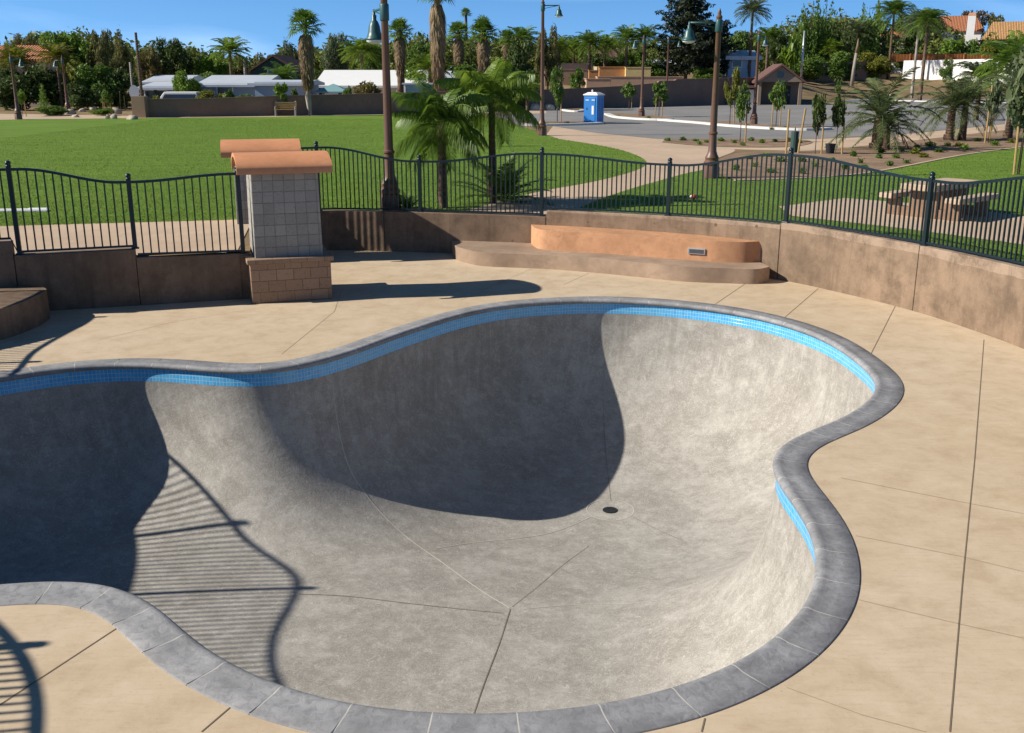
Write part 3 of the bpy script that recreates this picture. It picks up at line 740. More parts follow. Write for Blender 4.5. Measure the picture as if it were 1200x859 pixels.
# paths
mainpath = curve_px([(600, 232), (640, 223), (700, 212), (747, 199), (757, 189), (735, 178), (700, 170), (655, 163), (640, 158)]) + poly_px([(648, 148), (700, 156), (772, 163)]) + curve_px([(800, 171), (860, 175), (840, 186), (826, 198), (770, 213), (720, 228), (680, 243)]) + [(p[0], p[1]) for p in wr_out if 0.5 < p[0] < 2.2 and p[1] > 20][::-1] + [(-1.3, 23.6)]
sheet('path', mainpath, GZ + .004, M['path'])
sheet('path', curve_px([(770, 172.5), (900, 176), (960, 176), (1050, 167), (1200, 150), (1290, 140)]) + curve_px([(1290, 133), (1200, 143), (1050, 158), (950, 163), (860, 163.5), (772, 163)]), GZ + .005, M['path'])
sheet('path', [(-60, 25.4), (-60, 17.0), (-9.0, 17.1)] + [(p[0], p[1]) for p in reversed(wl_out)] + [(-5.0, 18.4), (-5.75, 22.6)] + poly_px([(262, 258.5), (0, 265.5)]), GZ + .012, M['path'])
sheet('path', poly_px([(-80, 144.5), (0, 140.5), (160, 138.5), (320, 137), (450, 134.5), (640, 133), (640, 130), (450, 131.5), (320, 133.5), (160, 135.5), (0, 133.5), (-80, 134)]), GZ + .012, M['path'])
# right-hand lawn, planting bed and table pad
lawn_r = curve_px([(681, 243), (720, 228), (770, 213), (826, 200), (862, 212), (925, 210), (1020, 203), (1130, 182), (1215, 170), (1300, 155)]) + [(24, 26), (24, 10), (8.6, 10)] + [(p[0], p[1]) for p in wr_out if p[1] > 10 and p[0] > 1.9][::-1]
sheet('lawn', lawn_r, GZ + .016, M['lawn'])
LAWN_JOBS = [(lawn_l, 330000, -26, 9, 21, 78, 1), (lawn_r, 190000, 1, 24, 12, 45, 2)]
sheet('planting_bed', curve_px([(828, 199), (838, 190), (870, 179), (960, 177), (1050, 167.5), (1200, 150.5), (1290, 141)]) + curve_px([(1300, 155), (1215, 170), (1130, 182), (1020, 203), (925, 210), (862, 212)]), GZ + .02, M['dirt'])
sheet('picnic_pad', poly_px([(913, 243), (990, 233), (1080, 240), (1167, 250), (1260, 262), (1300, 300), (1200, 288), (1060, 269), (927, 254)]), GZ + .022, M['path'])
sheet('planting_bed', curve_px([(775, 167), (790, 163.5), (860, 163), (930, 163.5), (952, 167), (930, 172), (880, 173), (820, 171), (775, 167)]), GZ + .02, M['dirt'])
# parking lot
lot = poly_px([(575, 133), (575, 127.5), (650, 127), (730, 124.5), (830, 122), (930, 120.5), (1000, 116), (1200, 116), (1500, 118)]) + poly_px([(1500, 130), (1290, 133), (1200, 143), (1050, 158), (950, 163), (860, 163.5), (772, 163), (700, 156), (648, 148), (612, 148)])
sheet('parking_lot', lot, GZ + .010, M['asphalt'])
def kerb(px, h=.13, w_=.16, mat='kerb'):
    c = [Vector((p[0], p[1], 0)) for p in curve_px(px, 4)]; b = off(c, w_); mb = MB()
    mb.prism([(p.x, p.y) for p in c] + [(p.x, p.y) for p in reversed(b)], GZ - .02, GZ + h); o = mb.build('kerb', M[mat]); o['kind'] = 'structure'
def island(front, back):
    sheet('planting_bed', curve_px(front, 4) + curve_px(list(reversed(back)), 4), GZ + .09, M['dirt']); kerb(front, .14, .45)
island([(708, 134.6), (718, 138), (745, 140.5), (775, 141.5), (790, 141)], [(708, 134), (730, 134), (760, 136.2), (780, 138), (790, 140.5)])
island([(770, 141.5), (815, 145), (850, 148.5), (900, 151.8), (945, 153.3), (975, 152.3)], [(770, 141), (820, 142.5), (860, 144), (905, 148.5), (950, 150.5), (975, 151.8)])
island([(610, 147.5), (640, 147.8), (680, 147), (708, 145.8)], [(610, 144), (640, 143.6), (680, 143.5), (708, 145)])
island([(652, 128.6), (665, 131), (680, 131.4), (686, 130)], [(652, 127.6), (668, 126.5), (680, 127.5), (686, 129)])
kerb([(935, 119.8), (990, 119.0), (1045, 118.6), (1110, 120), (1200, 121)], .14, .6)
kerb([(704, 125), (760, 124), (830, 122.3), (875, 121.5)], .14, .5)
kerb([(862, 212.5), (925, 210.5), (1020, 203.5), (1130, 182.5), (1215, 170.5), (1300, 155.5)], .04, .14, 'path')

# ------------------------------------------------------------------ terrain beyond the park
def sstep(a, b, x):
    t = min(max((x - a) / (b - a), 0), 1); return t * t * (3 - 2 * t)
def T(x, y):
    ys = 116 + 34 * sstep(34, 52, x); a = sstep(-28, -4, x)
    h = 2.6 * sstep(0, 40, y - ys) + 4.6 * sstep(34, 120, y - ys) + 6 * sstep(110, 260, y - ys)
    return GZ + a * h
mb = MB(); nx, ny = 110, 90; vs = []; fs = []
for j in range(ny + 1):
    for i in range(nx + 1):
        x = -40 + 220 * i / nx; y = 108 + 312 * (j / ny) ** 1.3
        t = T(x, y); vs.append((x, y, t - .06 if t <= GZ + .03 else t + .12 * math.sin(x * 1.3) * math.sin(y * .9)))
for j in range(ny):
    for i in range(nx): a = j * (nx + 1) + i; fs.append((a, a + 1, a + nx + 2, a + nx + 1))
mb.add(vs, fs); mb.build('hillside', M['dry'], None, True)['kind'] = 'structure'
mb = MB(); vs = []; fs = []; n = 80
rr = random.Random(3)
for i in range(n + 1):
    x = -620 + 1240 * i / n; h = 8 + 4 * math.sin(i * .33) + 3 * math.sin(i * .9 + 1) + 2 * rr.random()
    for (y, z) in ((520, 0), (560, h * .6), (600, h), (700, h * 1.1), (900, 0)): vs.append((x, y, z))
for i in range(n):
    for k in range(4): a = i * 5 + k; fs.append((a, a + 5, a + 6, a + 1))
mb.add(vs, fs); mb.build('hills', M['lf_olive'], None, True)['kind'] = 'structure'

# ------------------------------------------------------------------ leaves
def quads_mesh(name, c, ax, bx, mat):
    """c centres, ax/bx half axes: diamond shaped leaves"""
    n = len(c); v = np.empty((n, 4, 3)); v[:, 0] = c - ax; v[:, 1] = c + bx; v[:, 2] = c + ax; v[:, 3] = c - bx
    me = bpy.data.meshes.new(name); me.vertices.add(4 * n); me.vertices.foreach_set('co', v.reshape(-1))
    me.loops.add(4 * n); me.loops.foreach_set('vertex_index', np.arange(4 * n, dtype=np.int32))
    me.polygons.add(n); me.polygons.foreach_set('loop_start', np.arange(0, 4 * n, 4, dtype=np.int32)); me.update(calc_edges=True); me.validate()
    if mat: me.materials.append(mat)
    return me
def unit(a): return a / np.maximum(np.linalg.norm(a, axis=1, keepdims=True), 1e-9)
def leaf_cloud(lobes, n, size, seed, lean=.55, asp=.5, droop=0.0, shell=.55):
    g = np.random.default_rng(seed); L = np.array(lobes, float); wgt = (L[:, 3] * L[:, 4] * L[:, 5]) ** .67; wgt /= wgt.sum()
    k = g.choice(len(L), n, p=wgt); dr_ = unit(g.normal(size=(n, 3))); rad = shell + (1 - shell) * g.random((n, 1)) ** .6
    rad *= 1 + .18 * g.normal(size=(n, 1)) * (g.random((n, 1)) < .35)
    c = L[k, :3] + dr_ * rad * L[k, 3:6]
    nn = unit(dr_ * lean + g.normal(size=(n, 3)) * .6 + np.array([0, 0, .25])); t = unit(np.cross(nn, g.normal(size=(n, 3)))); t[:, 2] -= droop; t = unit(t); b = unit(np.cross(nn, t))
    s = size * (.6 + .8 * g.random((n, 1))); return c, t * s, b * s * asp
def lobes_in(g, n, c, r, lr, flat=.8, zlo=-1):
    out = []
    while len(out) < n:
        d_ = np.array([g.uniform(-1, 1) for _ in range(3)])
        if np.linalg.norm(d_) > 1 or d_[2] < zlo: continue
        s = lr * g.uniform(.6, 1.25); out.append((c[0] + d_[0] * r[0] * .8, c[1] + d_[1] * r[1] * .8, c[2] + d_[2] * r[2] * .85, s, s, s * flat))
    return out
PROTO = {}
def crown_mesh(kind, var):
    key = (kind, var)
    if key in PROTO: return PROTO[key]
    g = random.Random(hash(kind) % 1000 if False else sum(map(ord, kind)) * 13 + var)
    sd = g.randrange(10 ** 6)
    if kind == 'broad': a = leaf_cloud(lobes_in(g, 15, (0, 0, .63), (.46, .46, .34), .18), 4400, .030, sd)
    elif kind == 'bush': a = leaf_cloud(lobes_in(g, 14, (0, 0, .46), (.46, .46, .44), .21), 4400, .034, sd)
    elif kind == 'loose': a = leaf_cloud(lobes_in(g, 22, (0, 0, .60), (.46, .46, .40), .105), 2400, .026, sd, .4, .4, .1)
    elif kind == 'feather':                                         # casuarina / pepper like, drooping sprays
        lb = lobes_in(g, 26, (0, 0, .58), (.42, .42, .40), .09, 1.7); a = leaf_cloud(lb, 5200, .036, sd, .3, .24, .8)
    elif kind == 'column':
        lb = []
        for k in range(11):
            q = g.random() * 6.28; rr_ = .27 * g.random() ** .5; hh = g.uniform(.55, 1.0)
            for j in range(7): z = .06 + (hh - .08) * j / 6; lb.append((rr_ * math.cos(q) * (1 + .3 * z), rr_ * math.sin(q) * (1 + .3 * z), z, .17 * (1.05 - .75 * (z / hh) ** 3), .17 * (1.05 - .75 * (z / hh) ** 3), .10))
        a = leaf_cloud(lb, 4200, .030, sd, .5, .45, -.4)
    elif kind == 'pine':                                            # big dark conifer with ragged boughs
        lb = []
        for k in range(46):
            z = .10 + .88 * (k / 46) ** .95; rr_ = .46 * (1 - max(0, z - .25) ** 1.9 * 1.15) * (1 if z > .2 else .8); q = k * 2.4 + g.random()
            ln = rr_ * g.uniform(.55, 1.05)
            for j in range(3):
                rj = ln * (.35 + .32 * j); s = .085 * g.uniform(.7, 1.2) * (1.1 - .25 * j); lb.append((rj * math.cos(q), rj * math.sin(q), z + .03 * j, s, s, s * .5))
        a = leaf_cloud(lb, 11000, .022, sd, .4, .35)
    elif kind == 'cone':
        lb = []
        for k in range(26):
            z = .08 + .9 * k / 26; rr_ = .42 * (1 - z) + .02; q = k * 2.4; lb.append((rr_ * .6 * math.cos(q), rr_ * .6 * math.sin(q), z, rr_ * .55 + .03, rr_ * .55 + .03, .045))
        a = leaf_cloud(lb, 1800, .03, sd, .4, .4)
    elif kind == 'sapling': a = leaf_cloud(lobes_in(g, 12, (0, 0, .68), (.42, .42, .32), .15), 700, .060, sd, .4, .5, .2)
    elif kind == 'tallsapling': a = leaf_cloud(lobes_in(g, 16, (0, 0, .62), (.38, .38, .36), .14), 950, .046, sd, .4, .5, .2)
    elif kind == 'clump': a = leaf_cloud([(0, 0, .35, .4, .4, .4)], 130, .15, sd, .2, .35, -.6, .1)
    elif kind == 'banana': a = leaf_cloud(lobes_in(g, 8, (0, 0, .6), (.4, .4, .35), .2), 160, .17, sd, .3, .28, .2, .2)
    me = quads_mesh(kind + '_crown', *a, None); me.materials.append(M['lf_mid']); PROTO[key] = me; return me
def trunk_mesh(kind, var):
    key = ('t' + kind, var)
    if key in PROTO: return PROTO[key]
    g = random.Random(var * 7 + len(kind)); mb = MB()
    if kind in ('sapling', 'tallsapling'):
        mb.tube([(0, 0, -.02), (.01, 0, .35), (-.01, .01, .7), (0, 0, .9)], [.022, .018, .012, .004], 6)
        for k in range(6): q = k * 2.1; mb.tube([(0, 0, .4 + .06 * k), (.12 * math.cos(q), .12 * math.sin(q), .5 + .06 * k), (.24 * math.cos(q), .24 * math.sin(q), .6 + .055 * k)], [.008, .006, .002], 5)
    elif kind in ('pine', 'cone', 'column'):
        mb.tube([(0, 0, -.02), (0, 0, .5), (0, 0, .95)], [.03, .02, .004], 8)
        if kind == 'pine':
            for k in range(12): q = k * 2.4; mb.tube([(0, 0, .15 + .06 * k), (.3 * math.cos(q), .3 * math.sin(q), .2 + .06 * k)], [.008, .002], 5)
    else:
        mb.tube([(0, 0, -.02), (.02, .01, .2), (0, .02, .42), (.01, 0, .62)], [.04, .03, .024, .012], 8)
        for k in range(7):
            q = k * 2.4 + g.random(); z = .22 + .05 * k; mb.tube([(.01, .01, z), (.16 * math.cos(q), .16 * math.sin(q), z + .16), (.33 * math.cos(q), .33 * math.sin(q), z + .27)], [.016, .011, .004], 6)
    me = bpy.data.meshes.new(kind + '_trunk'); me.from_pydata(mb.v, [], mb.f); me.update(); me.polygons.foreach_set('use_smooth', [True] * len(me.polygons)); me.materials.append(M['bark']); PROTO[key] = me; return me
NAMES = {'broad': 'leafy_tree', 'bush': 'bush', 'loose': 'loose_tree', 'feather': 'feathery_tree', 'column': 'columnar_tree', 'pine': 'conifer_tree', 'cone': 'small_conifer', 'sapling': 'young_tree', 'tallsapling': 'young_tree', 'clump': 'low_plant', 'banana': 'banana_plant'}
VC = [0]
def objmat(o, mat):
    o.material_slots[0].link = 'OBJECT'; o.material_slots[0].material = mat
def tree(kind, px, ytop, Y, wpx, mat, label, group=None, base=None, stakes=0, var=None, ybase=None):
    if ybase is not None: b = U(px, ybase, GZ); Y = b.y; X = b.x; zb = GZ
    else:
        zb = T(PX(px, Y), Y) if base is None else base; X = PX(px, Y, zb); zb = T(X, Y) if base is None else base
    zt = P(px, ytop, Y).z; hgt = max(zt - zb, .15); dpt = Y * CP + (H - zb) * SP; wd = wpx / F * dpt
    VC[0] += 1; v = VC[0] % 3 if var is None else var
    r = empty(NAMES[kind], (X, Y, zb), VC[0] * 1.7, label, 'bush' if kind == 'bush' else 'plant' if kind in ('clump', 'banana') else 'tree', group)
    cm_ = crown_mesh(kind, v); o = bpy.data.objects.new('crown' if kind not in ('clump', 'banana') else 'leaves', cm_); COL.objects.link(o); o.parent = r; o.scale = (wd, wd, hgt); objmat(o, M[mat])
    if kind not in ('bush', 'clump', 'banana'):
        t = bpy.data.objects.new('trunk', trunk_mesh(kind, v)); COL.objects.link(t); t.parent = r; ts = max(.5 * wd, min(wd, hgt)) ; t.scale = (min(wd, hgt * .8), min(wd, hgt * .8), hgt)
    for k in range(stakes):
        mb = MB(); s = -1 if k % 2 else 1; sh = min(1.9, hgt * .55)
        mb.tube([(s * .26, .03 * k, -.05), (s * .24, .03 * k, sh)], .035, 6); st_ = mb.build('stake', M['stake'], r); st_.rotation_euler = (0, 0, -VC[0] * 1.7)
    return r

pad_ = poly_px([(913, 243), (990, 233), (1080, 240), (1167, 250), (1260, 262), (1300, 300), (1200, 288), (1060, 269), (927, 254)])
for a_ in LAWN_JOBS: grass_on(*a_)
# ------------------------------------------------------------------ palms
def frond(mb, az, e0, droop, ln, nl, ll, lw, rng, base=(0, 0, 0), two=False, rachis=.012, sag=.35, start=.16):
    N = 12; pts = [Vector(base)]; dirs = []; h = Vector((math.cos(az), math.sin(az), 0))
    tw = rng.uniform(-.25, .25)
    for i in range(N):
        s = i / N; e = e0 - droop * s ** 1.25; a = az + tw * s; dv = Vector((math.cos(a) * math.cos(e), math.sin(a) * math.cos(e), math.sin(e))); dirs.append(dv); pts.append(pts[-1] + dv * (ln / N))
    mb.tube(pts, [ln * rachis * (1 - .85 * i / N) for i in range(N + 1)], 4, False)
    for j in range(nl):
        s = start + (1 - start) * (j + rng.random() * .4) / nl; i = min(int(s * N), N - 1); p = pts[i].lerp(pts[i + 1], s * N - i); dv = dirs[i]
        sd = dv.cross(Vector((0, 0, 1)));  sd = sd.normalized() if sd.length > 1e-3 else Vector((1, 0, 0)); up = sd.cross(dv)
        L = ll * ln * (.35 + .65 * math.sin(PI * min(1, .12 + s * .88) ** .8)) * rng.uniform(.85, 1.1)
        for sg in (-1, 1):
            q = (sd * sg * .86 + dv * (.42 + .35 * s) + up * rng.uniform(.0, .35)).normalized(); wv = (dv * .9 + up * .3).normalized() * lw * ln
            a_ = p; b_ = p + q * L * .5 - Vector((0, 0, sag * L * .10)); c_ = p + q * L - Vector((0, 0, sag * L * .55))
            if two: mb.add([a_ - wv * .4, a_ + wv * .4, b_ + wv, b_ - wv, c_], [(0, 1, 2, 3), (3, 2, 4)])
            else: mb.add([a_ - wv * .5, b_ + wv * .6, c_, b_ - wv * .6], [(0, 1, 2, 3)])
def feather_mesh(key, n, nl, ll, lw, two=False, emin=-25, emax=82, droop=(60, 110), seed=1, sag=.5):
    if key in PROTO: return PROTO[key]
    g = random.Random(seed); mb = MB()
    for k in range(n):
        q = (k + .5) / n; e0 = R(emin + (emax - emin) * q ** .9 + g.uniform(-6, 6)); frond(mb, k * 2.39996 + g.uniform(-.2, .2), e0, R(g.uniform(*droop)) * (.55 + .45 * q), g.uniform(.85, 1.05), nl, ll, lw, g, (0, 0, 0), two, sag=sag)
    me = bpy.data.meshes.new(key); me.from_pydata(mb.v, [], mb.f); me.update(); me.materials.append(M['lf_palm']); PROTO[key] = me; return me
def fan_mesh(key, n, seed, dead=False):
    if key in PROTO: return PROTO[key]
    g = random.Random(seed); mb = MB()
    for k in range(n):
        q = (k + .5) / n
        if dead: e = R(-50 - 38 * q); pl = g.uniform(.2, .4) + .35 * q; org = Vector((0, 0, -.05 - 2.3 * (k / n)))
        else: e = R(-28 + 110 * q); pl = g.uniform(.45, .75); org = Vector((0, 0, 0))
        az = k * 2.39996 + g.uniform(-.2, .2); dv = Vector((math.cos(az) * math.cos(e), math.sin(az) * math.cos(e), math.sin(e))); c = org + dv * pl
        mb.tube([org, c], [.03, .018], 4, False)
        sd = dv.cross(Vector((0, 0, 1))); sd = sd.normalized() if sd.length > 1e-3 else Vector((1, 0, 0)); up = sd.cross(dv); nb = 13
        for b in range(nb):
            th = R(-95 + 190 * b / (nb - 1)) * (.55 if dead else 1); L = g.uniform(.55, .8) * (1 - .25 * abs(th) / R(95)) * (1.15 if dead else 1)
            q_ = (dv * math.cos(th) + sd * math.sin(th)).normalized(); wv = (sd * math.cos(th) - dv * math.sin(th)) * (.055 if dead else .042)
            m_ = c + q_ * L * .55 + up * .05; tip = c + q_ * L - Vector((0, 0, L * .22)); mb.add([c, m_ + wv, tip, m_ - wv], [(0, 1, 2, 3)])
    me = bpy.data.meshes.new(key); me.from_pydata(mb.v, [], mb.f); me.update(); me.materials.append(M['skirt' if dead else 'lf_fan']); PROTO[key] = me; return me
def ptrunk_mesh(key='ptrunk', flare=1.35):
    if key in PROTO: return PROTO[key]
    mb = MB(); n = 40; mb.tube([(.02 * math.sin(i * .2), .015 * math.sin(i * .13), i / n) for i in range(n + 1)], [(1 + .35 * math.exp(-i / 4)) * (1 - .25 * i / n) * (1 + .05 * (i % 2)) for i in range(n + 1)], 10)
    me = bpy.data.meshes.new(key); me.from_pydata(mb.v, [], mb.f); me.update(); me.polygons.foreach_set('use_smooth', [True] * len(me.polygons)); me.materials.append(M['palmbark']); PROTO[key] = me; return me
def add_child(name, me, parent, loc=(0, 0, 0), scale=1, mat=None, rz=0):
    o = bpy.data.objects.new(name, me); COL.objects.link(o); o.parent = parent; o.location = loc; o.rotation_euler = (0, 0, rz)
    o.scale = scale if hasattr(scale, '__len__') else (scale,) * 3
    if mat: objmat(o, M[mat])
    return o
def palm(kind, px, ycrown, Y, rpx, label, mat='lf_palm', trunk_r=.16, skirt=0.0, group=None, base=None, seed=1, bark='palmbark', ybase=None, mesh=None, fr=None):
    """ycrown: picture row of the point the fronds leave from; rpx: frond reach in pixels"""
    if ybase is not None: b = U(px, ybase, GZ); Y = b.y; X = b.x; zb = GZ
    else: X = PX(px, Y, 3); zb = T(X, Y) if base is None else base
    zc = P(px, ycrown, Y).z; d_ = Y * CP; rad = rpx / F * d_; VC[0] += 1
    nm = {'fan': 'fan_palm', 'feather': 'feather_palm'}[kind]
    r = empty(nm, (X, Y, zb), 0, label, 'palm', group); h = zc - zb
    if h > .3: add_child('trunk', ptrunk_mesh(), r, (0, 0, -.05), (trunk_r, trunk_r, h + .1), bark)
    if kind == 'fan':
        k = rad / 1.25; add_child('crown', fan_mesh('fan%d' % (seed % 3), 36, seed % 3 + 5), r, (0, 0, h), k, mat, VC[0] * 1.3)
        if skirt: add_child('dead_frond_skirt', fan_mesh('dead%d' % (seed % 2), 90, seed % 2 + 40, True), r, (0, 0, h - .1 * k), (k * .72, k * .72, skirt / F * d_ / 3.0), 'skirt', VC[0])
    else:
        me = mesh or feather_mesh('feather%d' % (seed % 3), 38, 26, .34, .030, seed=seed % 3 + 11); add_child('crown', me, r, (0, 0, h), rad / .88, mat, VC[0] * 1.3)
    return r

# near palms by the fence
nearA = feather_mesh('near_crown_one', 28, 64, .36, .0085, True, -35, 88, (35, 120), 21, 1.7)
nearB = feather_mesh('near_crown_two', 24, 64, .36, .0085, True, -30, 88, (35, 115), 33, 1.7)
palm('feather', 519, 147, 0, 63, 'nearer bushy green palm with low arching fronds behind the fence by the tall lamp post', 'lf_palm', .115, ybase=244, mesh=nearA)
palm('feather', 577, 119, 0, 62, 'taller slim dark-trunked palm behind the fence, right of the bushy one', 'lf_palmbright', .095, ybase=238, mesh=nearB)
lowm = feather_mesh('low_crown', 26, 40, .24, .011, True, -5, 80, (35, 80), 51, .3)
palm('feather', 590, 236, 0, 62, 'dark trunkless palm clump at the foot of the two palms by the fence', 'lf_palm', .1, ybase=236.5, mesh=lowm)
palm('feather', 478, 246, 0, 24, 'small trunkless palm sprout at the fence beside the tall lamp post', 'lf_palm', .1, ybase=246.5, mesh=lowm)
# palms of the planting bed at right
datem = feather_mesh('date_crown', 26, 40, .19, .0085, True, -25, 84, (60, 125), 61, .6)
palm('feather', 1027, 138, 0, 72, 'wide multi-stemmed date palm with drooping fronds in the planting bed', 'lf_date', .26, ybase=175, mesh=datem)
palm('feather', 1038, 152, 0, 44, 'low offshoot palm beside the wide date palm', 'lf_date', .16, ybase=176, mesh=datem)
palm('feather', 1112, 128, 0, 48, 'dense dark green palm on twin thick stems in the planting bed', 'lf_date', .22, ybase=165, mesh=datem)
palm('feather', 1127, 122, 0, 50, 'olive palm with upright fronds right of the dense dark palm', 'lf_date', .18, ybase=165, mesh=datem)
palm('feather', 1181, 118, 0, 52, 'palm with an orange-scarred black stem at the far end of the bed', 'lf_date', .2, ybase=162, mesh=datem)

palm('feather', 1186, 78, 60, 48, 'feathery palm at the right edge whose fronds hang before the white wall', 'lf_palm', .12, seed=16, base=GZ, bark='greybark')
palm('feather', 1148, 92, 75, 34, 'bushy palm in front of the right part of the white wall', 'lf_date', .16, seed=17, base=GZ)
# fan palms
palm('fan', 361, 32, 84, 25, 'fan palm with a long shaggy skirt of dead fronds behind the park bench', trunk_r=.2, skirt=58, seed=1, bark='greybark', base=GZ)
palm('fan', 470, 38, 108, 19, 'round-headed fan palm with a brown skirt just right of the tall lamp post', trunk_r=.4, skirt=40, seed=2)
palm('fan', 514, -8, 96, 26, 'tallest fan palm with a thick shaggy trunk cut by the top of the picture', trunk_r=.35, skirt=92, seed=3, bark='skirt')
palm('fan', 538, 40, 112, 18, 'fan palm with a rusty skirt right of the tallest palm', trunk_r=.45, skirt=36, seed=4)
palm('fan', 567, 40, 108, 22, 'fan palm with a star-shaped bright crown above the near palms', trunk_r=.45, skirt=40, seed=5)
palm('fan', 547, 16, 170, 8, 'tiny distant fan palm on a thin stem rising above the others', trunk_r=.25, seed=6)
palm('fan', 594, 46, 120, 14, 'fan palm at the right end of the fan palm row', trunk_r=.35, skirt=22, seed=7)
# feather palms on the slope behind the centre wall
for (px, yc, Y, rp, lb, mt_) in [(612, 48, 150, 22, 'queen palm directly left of the lamp post over the path', 'lf_palm'), (655, 58, 152, 20, 'yellowish palm first right of the lamp post over the path', 'lf_palmbright'),
        (672, 56, 158, 18, 'yellow-green palm second right of that lamp post', 'lf_palmbright'), (690, 52, 150, 20, 'palm above the pinkish terrace, third from the lamp post', 'lf_palm'),
        (708, 54, 156, 18, 'palm above the orange terrace wall', 'lf_palmbright'), (733, 46, 150, 20, 'loose palm above the yellow terrace wall', 'lf_palm'), (754, 44, 150, 18, 'palm behind the island lamp post', 'lf_palm'),
        (877, 14, 150, 21, 'tall palm with a wind-blown crown between conifer and ficus trees', 'lf_grey'), (1040, 16, 185, 24, 'tall queen palm with a rust-coloured trunk at the left end of the white wall', 'lf_palm'),
        (897, 44, 160, 16, 'short palm above the brown-roofed building', 'lf_palm'), (970, 58, 190, 16, 'shaggy palm in front of the ficus row', 'lf_palmbright'), (1000, 40, 195, 20, 'grey-green palm crown above the pale stump trunk', 'lf_grey')]:
    palm('feather', px, yc, Y, rp, lb, mt_, .22, seed=px)
palm('feather', 1070, 30, 150, 24, 'queen palm of a leaning pair, the one with the paler trunk', 'lf_grey', .2, seed=4, base=T(PX(1070, 150), 150), bark='greybark')
palm('feather', 1080, 26, 132, 24, 'queen palm standing at the kerb in front of the white wall', 'lf_palm', .22, seed=5, base=GZ)
palm('feather', 272, 62, 118, 24, 'drooping yellow-green palm between the dark tree and the gabled house', 'lf_palmbright', .2, seed=6)
palm('feather', 425, 62, 122, 26, 'yellow palm beside the bell of the tall lamp post', 'lf_palmbright', .25, seed=8)
palm('feather', 330, 95, 112, 26, 'broad low palm in front of the gabled house', 'lf_palm', .25, seed=7, base=GZ)
palm('feather', 505, 82, 104, 26, 'low palm in front of the white roof, behind the near palms', 'lf_palmbright', .3, seed=9)
palm('feather', 20, 75, 100, 30, 'drooping palm under the left tiled roof', 'lf_yellow', .12, seed=10)
palm('feather', 70, 68, 98, 22, 'yellowish palm behind the second lamp post at left', 'lf_yellow', .12, seed=12)
palm('feather', 618, 107, 0, 18, 'small curved-frond palm beside the boulders at the parking lot', 'lf_palmbright', .12, ybase=146, seed=13)
palm('feather', 980, 88, 165, 10, 'small palm on the dry slope', 'lf_palm', .15, seed=14)

